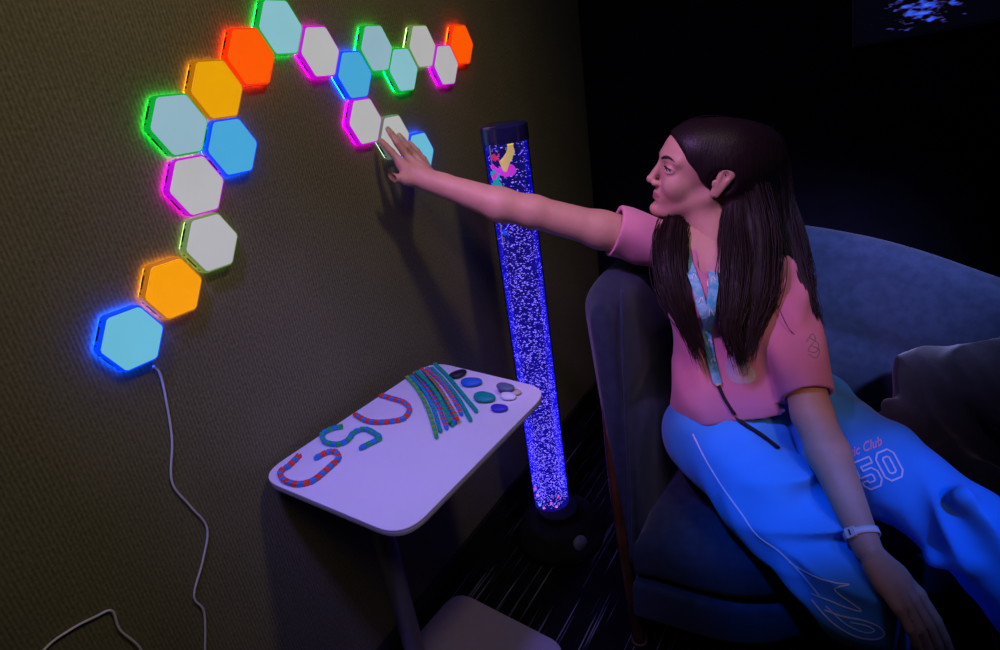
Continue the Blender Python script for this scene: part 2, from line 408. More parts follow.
HEX = [  # centre, face, rim, label
 (133.2, 338.8, 'cyan', 'blue', 'pale cyan hexagon light with blue glow, lowest one, white cable below'),
 (174.6, 288.5, 'orange', 'orange', 'orange hexagon light directly above the lowest blue glowing one'),
 (212.9, 242.7, 'white', 'dim', 'white hexagon light without coloured edge, just above the low orange one'),
 (197.8, 185.6, 'white', 'violet', 'white hexagon light with violet edge on the left column under the green edged one'),
 (180.2, 124.8, 'pale', 'green', 'large pale hexagon light with green glow, leftmost of the upper cluster'),
 (233.6, 146.8, 'blue', 'blue', 'blue hexagon light with deep blue edge, between green edged and yellow panels'),
 (217.8, 89.4, 'amber', 'orange', 'amber yellow hexagon light below the bigger red orange one'),
 (251.8, 56.6, 'red', 'red', 'large red orange hexagon light left of the top pale green edged one'),
 (281.5, 27.2, 'green', 'green', 'pale hexagon light with green edge touching the photo top'),
 (321.0, 51.7, 'white', 'violet', 'white hexagon light with violet edge, right of the topmost pale one'),
 (355.5, 74.9, 'blue', 'blue', 'blue hexagon light in the middle junction above a violet edged white one'),
 (377.2, 48.4, 'pale', 'green', 'pale blue hexagon light with green edge, upper right of the junction blue one'),
 (404.2, 69.8, 'green', 'green', 'pale green hexagon light with green underside, between two smaller groups'),
 (422.9, 46.4, 'white', 'dim', 'plain white hexagon light above the small violet edged one'),
 (446.6, 65.1, 'white', 'violet', 'smallest white hexagon light with violet edge, beside the small red one'),
 (462.4, 44.6, 'red', 'red', 'small red orange hexagon light at the far right end'),
 (366.1, 121.4, 'white', 'violet', 'white hexagon light with violet edge just left of the touching hand'),
 (395.5, 136.8, 'white', 'white', 'white hexagon light being touched by the fingers'),
 (421.3, 152.9, 'cyan', 'blue', 'cyan blue hexagon light behind the reaching hand, last of the lower branch'),
]
ANG0 = 0.4852
hexes = []
for i, (hx, hy, fc, rm, lab) in enumerate(HEX):
    c = at(hx, hy, 0, 0.0); a0 = ANG0
    def hexring(r, x, bulge=0.0):
        out = []
        for k in range(6):
            th = a0+PI/2-k*PI/3; th2 = th-PI/3
            p = np.array((math.cos(th), math.sin(th))); q = np.array((math.cos(th2), math.sin(th2)))
            for t in (0.06, 0.5, 0.94): w_ = p*(1-t)+q*t; out.append((x, c[1]+r*w_[0], c[2]+r*w_[1]))
        return out
    e = empty('hexagon_light', (WX, c[1], c[2]), lab, 'light panel', 'hexagon touch lights on the fabric wall')
    R = 0.0550
    def loft(name, rings, m, cap0=True, cap1=True):
        V = [p for r in rings for p in r]; n = len(rings[0]); F = []
        for a in range(len(rings)-1):
            for k in range(n): F.append((a*n+k, a*n+(k+1) % n, (a+1)*n+(k+1) % n, (a+1)*n+k))
        if cap0: F.append(tuple(range(n))[::-1])
        if cap1: F.append(tuple((len(rings)-1)*n+k for k in range(n)))
        return obj(name, V, F, m, e, smooth=False)
    loft('glow_strip', [hexring(R-0.003, WX+0.0002), hexring(R-0.003, WX+0.0050)], GM[rm])
    loft('housing', [hexring(R, WX+0.0051), hexring(R, -0.0035), hexring(R-0.0015, -0.0010)], RM[rm])
    loft('diffuser_face', [hexring(R-0.0035, -0.0022), hexring(R-0.0035, -0.0006), hexring(R-0.0045, 0.0005)], FM[fc])
    # black connector slots with contact pins on the two sides turned to the viewer
    V = []; F = []
    for side in (4, 5, 3):
        th = a0+PI/2-side*PI/3; th2 = th-PI/3
        p = np.array((math.cos(th), math.sin(th))); q = np.array((math.cos(th2), math.sin(th2)))
        nrm = p+q; nrm /= np.linalg.norm(nrm)
        def bx(t0, t1, xa, xb):
            b_ = len(V)
            for t in (t0, t1):
                w_ = p*(1-t)+q*t
                for x in (xa, xb):
                    for d in (-0.001, 0.0007): V.append((x, c[1]+R*w_[0]+nrm[0]*d, c[2]+R*w_[1]+nrm[1]*d))
            for f in ((0, 1, 3, 2), (4, 6, 7, 5), (0, 4, 5, 1), (2, 3, 7, 6), (0, 2, 6, 4), (1, 5, 7, 3)): F.append(tuple(b_+k for k in f))
        bx(0.30, 0.70, -0.0145, -0.0095); bx(0.14, 0.19, -0.014, -0.010); bx(0.81, 0.86, -0.014, -0.010)
    obj('connector_slots', V, F, MPLASTB, e, smooth=False)
    hexes.append(e)

# white power cable hanging down the wall
cab = [(152, 366), (160, 374), (166, 400), (172, 440), (172, 482), (190, 506), (207, 528), (203, 560), (194, 596), (204, 612), (205, 650), (204, 690), (180, 715), (155, 690), (141, 650), (120, 630), (112, 611), (95, 617), (70, 630), (44, 650), (20, 690)]
P = spline([at(x, y, 0, WX+0.004) for x, y in cab], 160); P[:4, 0] = np.linspace(-0.012, WX+0.004, 4)
V, F = tube(P, 0.0021, 8)
tag(obj('power_cable', V, F, MPLASTW), 'thin white power cable hanging from the lowest hexagon light down the fabric wall', 'cable')

# ------------------------------------------------------------------ wall screen, back wall
def tv():
    p0 = at(852, 48, 1, YB-0.03); p1 = at(1000, 21, 1, YB-0.03)
    e = empty('wall_screen', (p0[0]+0.4, YB, p0[2]+0.25), 'dark flat wall screen showing a blue reef scene, cut off at the top right corner', 'screen')
    x0, x1, z0, z1 = p0[0], p0[0]+1.0, p0[2]-0.0, p0[2]+0.58
    rot = math.atan2(p1[2]-p0[2], p1[0]-p0[0])
    fr = bmesh.new()
    o1 = from_bm('bezel', box_bm(x0, x1, YB-0.032, YB-0.001, z0, z1, 0.003), mat('bezel_plastic', (0.03, 0.03, 0.045), 0.25, noise=0.1), e)
    m, t, b = nt('screen_picture'); tc = t.nodes.new('ShaderNodeTexCoord')
    mp = t.nodes.new('ShaderNodeMapping'); mp.inputs['Rotation'].default_value = (0, -0.35, 0); mp.inputs['Scale'].default_value = (18, 1, 50)
    n = t.nodes.new('ShaderNodeTexNoise'); n.inputs['Scale'].default_value = 1.6; n.inputs['Detail'].default_value = 4
    t.links.new(tc.outputs['Object'], mp.inputs[0]); t.links.new(mp.outputs[0], n.inputs[0])
    cpt = at(922, 12, 1, YB-0.03)
    vd = t.nodes.new('ShaderNodeVectorMath'); vd.operation = 'SUBTRACT'; t.links.new(tc.outputs['Object'], vd.inputs[0]); vd.inputs[1].default_value = (cpt[0], YB-0.03, cpt[2]+0.01)
    m2 = t.nodes.new('ShaderNodeMapping'); m2.inputs['Rotation'].default_value = (0, 0.35, 0); m2.inputs['Scale'].default_value = (7.5, 0, 14); t.links.new(vd.outputs[0], m2.inputs[0])
    ln = t.nodes.new('ShaderNodeVectorMath'); ln.operation = 'LENGTH'; t.links.new(m2.outputs[0], ln.inputs[0])
    v = math_node(t, 'SUBTRACT', n.outputs['Fac'], math_node(t, 'MULTIPLY', ln.outputs['Value'], 0.34))
    r = t.nodes.new('ShaderNodeValToRGB'); el = r.color_ramp.elements
    el[0].position = 0.36; el[0].color = (0.001, 0.001, 0.004, 1); el[1].position = 0.60; el[1].color = (0.08, 0.16, 1, 1)
    q = el.new(0.41); q.color = (0.03, 0.02, 0.12, 1); q = el.new(0.47); q.color = (0.02, 0.08, 0.8, 1)
    t.links.new(v, r.inputs[0]); t.links.new(r.outputs[0], b.inputs['Emission Color']); b.inputs['Emission Strength'].default_value = 0.9
    b.inputs['Base Color'].default_value = (0.002, 0.002, 0.003, 1); b.inputs['Roughness'].default_value = 0.2
    from_bm('display_panel', box_bm(x0+0.009, x1-0.009, YB-0.034, YB-0.031, z0+0.009, z1-0.009), m, e)
    e.rotation_euler = (0, 0, 0)
    # the screen hangs very slightly tilted
    piv = Vector((p0[0], YB, p0[2]))
    for ch in e.children:
        for v_ in ch.data.vertices:
            d = v_.co-piv; v_.co = piv+Matrix.Rotation(-rot, 3, 'Y') @ d
tv()

# ------------------------------------------------------------------ bubble tube
TX, TY = 0.176, 0.905
def bubble_tube():
    e = empty('bubble_tube', (TX, TY, 0), 'tall clear bubble tube glowing blue on a black base beside the fabric wall', 'bubble lamp')
    r = 0.057; z0, z1 = 0.115, 1.262
    bm = lathe_bm([(0.128, 0), (0.133, 0.006), (0.133, 0.03), (0.13, 0.036), (0.112, 0.085), (0.102, 0.095), (0.062, 0.100), (0.0615, 0.122)], 48, (TX+0.03, TY-0.02, 0))
    # keep the tube collar concentric with the tube
    base = from_bm('base', bm, MPLASTB, e, True, 40)
    V, F = tube([(TX+0.118, TY-0.077, 0.062), (TX+0.134, TY-0.087, 0.068)], [0.024, 0.022], 24)
    obj('control_dial', V, F, mat('grey_dial', (0.30, 0.26, 0.40), 0.4, noise=0.2), e)
    # water column: base lamp's light put in as emission, dimmer upward, brighter at edges
    m, t, b = nt('lit_water'); tc = t.nodes.new('ShaderNodeTexCoord'); sp = t.nodes.new('ShaderNodeSeparateXYZ'); t.links.new(tc.outputs['Object'], sp.inputs[0])
    mr = t.nodes.new('ShaderNodeMapRange'); mr.inputs['From Min'].default_value = 0.1; mr.inputs['From Max'].default_value = 1.2
    mr.inputs['To Min'].default_value = 0.50; mr.inputs['To Max'].default_value = 0.14
    n = t.nodes.new('ShaderNodeTexNoise'); n.inputs['Scale'].default_value = 35; t.links.new(tc.outputs['Object'], n.inputs[0])
    t.links.new(sp.outputs[2], mr.inputs['Value'])
    st = math_node(t, 'MULTIPLY', mr.outputs[0], math_node(t, 'MULTIPLY', n.outputs['Fac'], 2.0))
    t.links.new(st, b.inputs['Emission Strength']); b.inputs['Emission Color'].default_value = (0.04, 0.02, 1, 1); b.inputs['Base Color'].default_value = (0.01, 0.01, 0.05, 1)
    lw = t.nodes.new('ShaderNodeLayerWeight'); lw.inputs[0].default_value = 0.35
    st = math_node(t, 'MULTIPLY', st, math_node(t, 'ADD', math_node(t, 'MULTIPLY', lw.outputs['Facing'], 0.25), 0.36))
    t.nodes.remove(b); em = t.nodes.new('ShaderNodeEmission'); em.inputs[0].default_value = (0.02, 0.015, 1, 1); t.links.new(st, em.inputs[1])
    tr = t.nodes.new('ShaderNodeBsdfTransparent'); tr.inputs[0].default_value = (0.6, 0.6, 0.85, 1); ad = t.nodes.new('ShaderNodeAddShader')
    t.links.new(em.outputs[0], ad.inputs[0]); t.links.new(tr.outputs[0], ad.inputs[1]); t.links.new(ad.outputs[0], t.nodes['Material Output'].inputs[0])
    from_bm('water', lathe_bm([(0.0535, z0), (0.0535, z1-0.04)], 48, (TX, TY, 0)), m, e, True, 40)
    # bubbles, the light they scatter put in as emission
    V = []; F = []
    octa = np.array([(1, 0, 0), (-1, 0, 0), (0, 1, 0), (0, -1, 0), (0, 0, 1), (0, 0, -1)], float)
    of = [(0, 2, 4), (2, 1, 4), (1, 3, 4), (3, 0, 4), (2, 0, 5), (1, 2, 5), (3, 1, 5), (0, 3, 5)]
    for k in range(3300):
        z = z0+0.015+(z1-z0-0.05)*(rng.random()**1.35); th = rng.random()*2*PI; rr = 0.0525*rng.random()**0.28
        if z > 1.08 and rng.random() < 0.45: continue
        s = 0.0009+0.0010*rng.random(); wz = 0.8+0.5*rng.random(); sx = s*(1+1.6*rng.random())
        if z < 0.2: sx = s = s*1.3
        c = np.array((TX+rr*math.cos(th), TY+rr*math.sin(th), z)); tan = np.array((-math.sin(th), math.cos(th), 0)); rad = np.array((math.cos(th), math.sin(th), 0))
        b_ = len(V)
        for o in octa: V.append(c+tan*o[0]*sx+rad*o[1]*s*0.7+np.array((0, 0, o[2]*s*wz*0.8)))
        for f in of: F.append(tuple(b_+q for q in f))
    mb = emis('bubble_glint', (0.32, 0.22, 1.0), 1.9)
    o = obj('bubbles', V, F, mb, e, smooth=False); o['kind'] = 'stuff'
    # small red and pink lamps shining at the foot
    for k, (th, z, c) in enumerate([(-2.3, 0.185, (1, .1, .4)), (-1.1, 0.15, (1, .1, .5)), (-0.6, 0.17, (1, .05, .3)), (-1.9, 0.135, (.2, .6, 1)), (-2.0, 0.17, (1, .3, .6)), (-0.8, 0.135, (1, .2, .5)), (-1.6, .13, (.9, .2, .6))]):
        bm = bmesh.new(); bmesh.ops.create_icosphere(bm, subdivisions=2, radius=0.0042)
        bmesh.ops.translate(bm, verts=bm.verts, vec=(TX+0.050*math.cos(th), TY+0.050*math.sin(th), z))
        from_bm('led', bm, emis('led_%s' % 'abcdefg'[k], c, 1.2), e, True)
    # clear acrylic wall
    m, t, b = nt('clear_acrylic'); t.nodes.remove(b); tr = t.nodes.new('ShaderNodeBsdfTransparent'); gl = t.nodes.new('ShaderNodeBsdfGlossy'); gl.inputs['Roughness'].default_value = 0.05
    tr.inputs[0].default_value = (0.93, 0.93, 1, 1)
    fr = t.nodes.new('ShaderNodeFresnel'); fr.inputs[0].default_value = 1.35; mx = t.nodes.new('ShaderNodeMixShader')
    t.links.new(fr.outputs[0], mx.inputs[0]); t.links.new(tr.outputs[0], mx.inputs[1]); t.links.new(gl.outputs[0], mx.inputs[2]); t.links.new(mx.outputs[0], t.nodes['Material Output'].inputs[0])
    bm = bmesh.new(); seg = 48
    for rr in (r,):
        a = [bm.verts.new((TX+rr*math.cos(2*PI*k/seg), TY+rr*math.sin(2*PI*k/seg), z0-0.012)) for k in range(seg)]
        c = [bm.verts.new((v.co.x, v.co.y, z1-0.012)) for v in a]
        for k in range(seg): bm.faces.new((a[k], a[(k+1) % seg], c[(k+1) % seg], c[k]))
    sh = from_bm('clear_tube', bm, m, e, True)
    bm = lathe_bm([(r-0.002, z1-0.035), (r+0.002, z1-0.034), (r+0.002, z1+0.002), (r-0.002, z1+0.006), (r-0.012, z1+0.008)], 48, (TX, TY, 0))
    from_bm('top_cap', bm, MCAP, e, True, 40)
    V, F = tube([(TX-0.030, TY-0.028, z1-0.04), (TX-0.030, TY-0.028, z1-0.30)], 0.0012, 6)
    obj('air_line', V, F, emis('air_line_glow', (0.8, 0.5, 0.4), 0.35), e)
bubble_tube()

def toy(name, px, py, col, label, build, cat='toy fish', es=0.95, r=0.043, sc=1.7):
    d = np.array((CAM[0]-TX, CAM[1]-TY)); d /= np.linalg.norm(d)
    # point of the tube's inner cylinder seen at px,py
    R_ = ray(px, py); a = R_[0]**2+R_[1]**2; ox, oy = CAM[0]-TX, CAM[1]-TY
    b = 2*(ox*R_[0]+oy*R_[1]); c = ox*ox+oy*oy-r*r; disc = max(b*b-4*a*c, 0); tt = (-b-math.sqrt(disc))/(2*a)
    p = CAM+R_*tt
    n = np.array((p[0]-TX, p[1]-TY, 0)); n /= np.linalg.norm(n); s = np.cross((0, 0, 1), n)
    fld = Field(p-0.045, p+0.045, 0.0013)
    def L(a_, b_, c_=0): return p+s*a_+np.array((0, 0, b_))+n*c_
    build(fld, L, n)
    V, Q = fld.mesh(); V = relax(V, Q, 1); V = p+(V-p)*sc; V -= n*0.004
    o = np_mesh(name, V, Q, [mat(name+'_plastic', col, 0.4, noise=0.35, nscale=90, emit=col, es=es)])  # emission added so the plastic isn't dulled by the tinted water
    return tag(o, label, cat)
def seahorse(f, L, n):
    pts = [(-0.004, -0.021), (-0.009, -0.016), (-0.010, -0.008), (-0.004, -0.002), (0.001, 0.006), (0.001, 0.014), (0.004, 0.021)]
    f.chain([L(a, b) for a, b in pts], [0.003, 0.005, 0.0065, 0.006, 0.0055, 0.004, 0.0042], 0.003, flat=(*n, 0.4)); f.cap(L(0.004, 0.021), L(0.0125, 0.018), 0.0025, 0.0014, 0.002)
    f.cap(L(0.003, 0.022), L(0.0, 0.030), 0.0022, 0.001, 0.002); f.cap(L(-0.014, -0.006), L(-0.008, -0.004), 0.003, 0.004, 0.002, flat=(*n, 0.3))
def fishf(sz, tall=0.7, flip=1):
    def g(f, L, n):
        f.cap(L(-0.3*sz*flip, 0), L(0.3*sz*flip, 0), 0.55*sz*tall, 0.45*sz*tall, 0.003, flat=(*n, 0.35))
        f.cap(L(0.6*sz*flip, 0), L(1.0*sz*flip, 0.4*sz), 0.1*sz, 0.22*sz, 0.003, flat=(*n, 0.3)); f.cap(L(0.6*sz*flip, 0), L(1.0*sz*flip, -0.4*sz), 0.1*sz, 0.22*sz, 0.003, flat=(*n, 0.3))
        f.cap(L(0, 0.35*sz), L(0.2*sz*flip, 0.75*sz*tall), 0.14*sz, 0.06*sz, 0.003, flat=(*n, 0.3)); f.cap(L(0, -0.35*sz), L(0.25*sz*flip, -0.72*sz*tall), 0.14*sz, 0.06*sz, 0.003, flat=(*n, 0.3))
    return g
def plantf(f, L, n):
    for a in (-0.9, -0.35, 0.2, 0.7):
        f.cap(L(0, -0.012), L(0.016*math.sin(a), 0.016*math.cos(a)), 0.0022, 0.0035, 0.002, flat=(*n, 0.5))
    f.ell(L(0, -0.008), (0.008, 0.008, 0.01), 0.003)
toy('toy_seahorse', 511, 156, (0.85, 0.60, 0.08), 'yellow plastic seahorse floating at the top of the bubble tube', seahorse, 'toy seahorse')
toy('toy_fish', 493, 158, (0.8, 0.03, 0.04), 'red plastic fish left of the seahorse inside the bubble tube', fishf(0.012))
toy('toy_fish', 506, 171, (0.85, 0.05, 0.55), 'magenta plastic fish under the seahorse, biggest in the bubble tube', fishf(0.019, 0.85, -1))
toy('toy_coral', 495, 182, (0.02, 0.45, 0.28), 'green plastic coral branch low left of the fish inside the bubble tube', plantf, 'toy coral')
toy('toy_fish', 503, 233, (0.02, 0.15, 1.0), 'small bright blue plastic fish just below the outstretched arm in the tube', fishf(0.010, 0.8), es=0.6)

# ------------------------------------------------------------------ side table
TZ = 0.735
def side_table():
    tl = [at(*q, 2, TZ)[:2] for q in ((270, 475), (395, 531), (540, 392), (432, 364))]
    # corners before rounding
    lo = [at(*q, 2, TZ)[:2] for q in ((257, 477), (403, 538), (550, 389), (432, 361))]
    ol = round_rect(lo, 0.062, 10)
    e = empty('side_table', (0.2, 0.36, 0), 'small white rounded side table on a grey post beside the fabric wall', 'table')
    from_bm('tabletop', prism_bm(ol, TZ-0.005, TZ, 0.0015), MTOP, e, True, 40)
    from_bm('tabletop_core', prism_bm(ol, TZ-0.014, TZ-0.005, 0.001), MEDGE, e, True, 40)
    px = at(391, 533, 0, 0.085); cx, cy = 0.070, 0.312
    V, F = tube([(cx, cy, 0.02), (cx, cy, TZ-0.031)], 0.0255, 28)
    obj('post', V, F, MGREYMETAL, e)
    b0 = [at(*q, 2, 0.022)[:2] for q in ((420, 636), (461, 590), (590, 652))]
    bl = [(0.0, 0.18), (0.40, 0.17), (0.405, 0.515), (0.026, 0.555)]
    from_bm('base_plate', prism_bm(round_rect(bl, 0.06, 8), 0.006, 0.022, 0.003), MBASE, e, True, 40)
    from_bm('bracket', prism_bm(round_rect([(0.035, 0.26), (0.26, 0.26), (0.26, 0.38), (0.035, 0.38)], 0.02, 4), TZ-0.03, TZ-0.014, 0.001), MGREYMETAL, e, True, 40)
    for x, y in ((0.05, 0.22), (0.34, 0.21), (0.34, 0.48), (0.06, 0.50)):
        from_bm('foot', lathe_bm([(0.012, 0), (0.012, 0.007)], 16, (x, y, 0)), MPLASTB, e, True, 40)
side_table()

CH = {'r': mat('red_link', (0.85, 0.05, 0.02), 0.35, noise=0.05), 'b': mat('blue_link', (0.03, 0.22, 0.62), 0.35, noise=0.05),
      'g': mat('green_link', (0.01, 0.42, 0.14), 0.35, noise=0.05), 't': mat('teal_link', (0.0, 0.36, 0.24), 0.35, noise=0.05), 'o': mat('lime_link', (0.22, 0.42, 0.05), 0.35, noise=0.05)}
def link_mesh(L, w, m):
    """one snap link: bevelled block body, round hinge barrel at one end, fork at the other"""
    V = []; F = []
    def part(bm):
        b = len(V); bm.verts.ensure_lookup_table()
        for v in bm.verts: V.append(v.co[:])
        for f in bm.faces: F.append(tuple(b+v.index for v in f.verts))
        bm.free()
    part(box_bm(-L*0.36, L*0.36, -w/2, w/2, 0, w*0.85, w*0.18, 2))
    b2 = bmesh.new(); bmesh.ops.create_cone(b2, cap_ends=True, segments=12, radius1=w*0.40, radius2=w*0.40, depth=w*0.5)
    bmesh.ops.rotate(b2, verts=b2.verts, cent=(0, 0, 0), matrix=Matrix.Rotation(0, 3, 'X')); bmesh.ops.translate(b2, verts=b2.verts, vec=(L*0.45, 0, w*0.43)); part(b2)
    part(box_bm(-L*0.58, -L*0.3, -w*0.45, -w*0.22, w*0.05, w*0.8)); part(box_bm(-L*0.58, -L*0.3, w*0.22, w*0.45, w*0.05, w*0.8))
    me = bpy.data.meshes.new('link'); me.from_pydata(V, [], F); me.materials.append(m); return me
LW = 0.0108
LINKS = {}
def chain_toy(pxs, cols, label, group=None, z=TZ+0.0008, pitch=0.0112, w=LW, name='link_chain'):
    P = spline([at(x, y, 2, z) for x, y in pxs], 400); d = np.r_[0, np.cumsum(np.linalg.norm(np.diff(P, axis=0), axis=1))]
    n = max(3, int(d[-1]/pitch)); c = P[200]
    e = empty(name, (P[0][0], P[0][1], TZ), label, 'chain toy', group)
    for k in range(n):
        s = (k+0.5)/n*d[-1]; p = np.array([np.interp(s, d, P[:, j]) for j in range(3)]); q = np.array([np.interp(s+0.002, d, P[:, j]) for j in range(3)])
        a = math.atan2(q[1]-p[1], q[0]-p[0]); cl = cols[k % len(cols)]
        key = (cl, w)
        if key not in LINKS: LINKS[key] = link_mesh(0.0112, w, CH[cl])
        o = bpy.data.objects.new('link', LINKS[key]); COL.objects.link(o); o.parent = e; o.location = (p[0]-e.location.x, p[1]-e.location.y, z-TZ); o.rotation_euler = (0, 0, a)
    return e
chain_toy([(300, 457), (290, 467), (281, 474), (285, 482), (298, 486), (312, 483), (322, 476), (331, 468), (339, 460), (336, 454), (328, 454), (316, 460)], 'rb', 'red and blue link chain bent into the letter C, nearest table end')
chain_toy([(343, 428), (331, 431), (323, 436), (326, 444), (338, 446), (348, 442), (355, 434), (366, 431), (376, 436), (380, 440), (371, 445), (361, 450)], 'gb', 'green and blue link chain bent into the letter S between two red ones')
chain_toy([(381, 397), (392, 400), (404, 404), (410, 411), (404, 420), (392, 423), (377, 424), (366, 422), (355, 416)], 'rb', 'red and blue link chain bent into the letter U, beside the chain pile')
piles = [
 ([(407, 378), (418, 391), (428, 410), (434, 428), (437, 439)], 'og', 0, 'lime and green straight link chain, leftmost strip of the pile'),
 ([(411, 377), (424, 392), (433, 408), (441, 433)], 'tb', 0, 'teal and blue straight link chain, second strip from the pile\'s left edge'),
 ([(414, 374), (427, 389), (438, 407), (447, 430)], 'rb', 0, 'red and blue straight link chain, third strip from the pile\'s left edge'),
 ([(418, 373), (432, 388), (443, 405), (453, 427)], 'tb', 0, 'teal and blue straight link chain in the pile between two red blue strips'),
 ([(422, 370), (435, 385), (446, 402), (455, 425)], 'rb', 0, 'red and blue straight link chain, fifth strip in the middle of the pile'),
 ([(427, 369.5), (441, 383), (453, 399), (462, 416)], 'br', 0, 'blue and red straight link chain in the pile, last before the teal pair'),
 ([(431.5, 369), (446, 384), (460, 402), (471, 422)], 't', 0, 'teal straight link chain, inner strip of the teal pair'),
 ([(435, 365), (449, 379), (463, 396), (477, 413)], 't', 0, 'teal straight link chain, outer strip nearest the pebbles'),
 ([(416, 373), (430, 386), (441, 402), (450, 423)], 'gt', 1, 'green and teal straight link chain lying on top of the pile'),
 ([(425, 372), (438, 388), (450, 407), (458, 421)], 'rt', 1, 'red and teal straight link chain lying on top of the pile'),
]
for pts, cl, lv, lab in piles:
    chain_toy(pts, cl, lab, 'straight link chains piled on the table', z=TZ+0.0008+lv*0.0100, w=0.0089)
def pebble(px, py, a, b, h, rot, col, label, dz=0):
    a *= 1.1; b *= 1.12; c = at(px, py, 2, TZ+h*0.5+dz); bm = bmesh.new(); bmesh.ops.create_icosphere(bm, subdivisions=4, radius=1)
    for v in bm.verts:
        x, y, z = v.co; k = 1+0.10*math.sin(2*math.atan2(y, x)+1)+0.05*math.sin(3*math.atan2(y, x))
        X = x*a*k; Y = y*b*k; v.co = (c[0]+X*math.cos(rot)-Y*math.sin(rot), c[1]+X*math.sin(rot)+Y*math.cos(rot), TZ+dz+h/2+0.0002+(abs(z)**0.8*(1 if z > 0 else -1))*h/2)
    o = from_bm('pebble', bm, mat('pebble_paint', col, 0.55, noise=0.08, nscale=60), None, True)
    tag(o, label, 'pebble', 'coloured pebbles on the table')
pebble(458, 374, 0.0185, 0.0145, 0.014, 0.9, (0.006, 0.006, 0.02), 'black pebble touching the teal chains, farthest from the table front')
pebble(471, 382, 0.022, 0.0165, 0.015, 0.1, (0.01, 0.13, 0.55), 'mid blue oval pebble beside the black one')
pebble(484, 397, 0.023, 0.0175, 0.015, -0.2, (0.0, 0.30, 0.26), 'teal green round pebble in the middle of the stones')
pebble(499, 408, 0.0165, 0.0125, 0.012, 0.0, (0.04, 0.03, 0.50), 'small indigo pebble right below the teal green one')
pebble(508, 396, 0.0165, 0.0135, 0.012, -0.3, (0.80, 0.78, 0.80), 'white pebble partly under the slate grey one')
pebble(515, 392, 0.0125, 0.011, 0.010, -0.3, (0.55, 0.45, 0.36), 'tan pebble peeping out behind the white one')
pebble(505, 387, 0.0195, 0.0135, 0.013, -0.2, (0.10, 0.14, 0.22), 'slate grey pebble nearest the far right table corner', dz=0.0095)

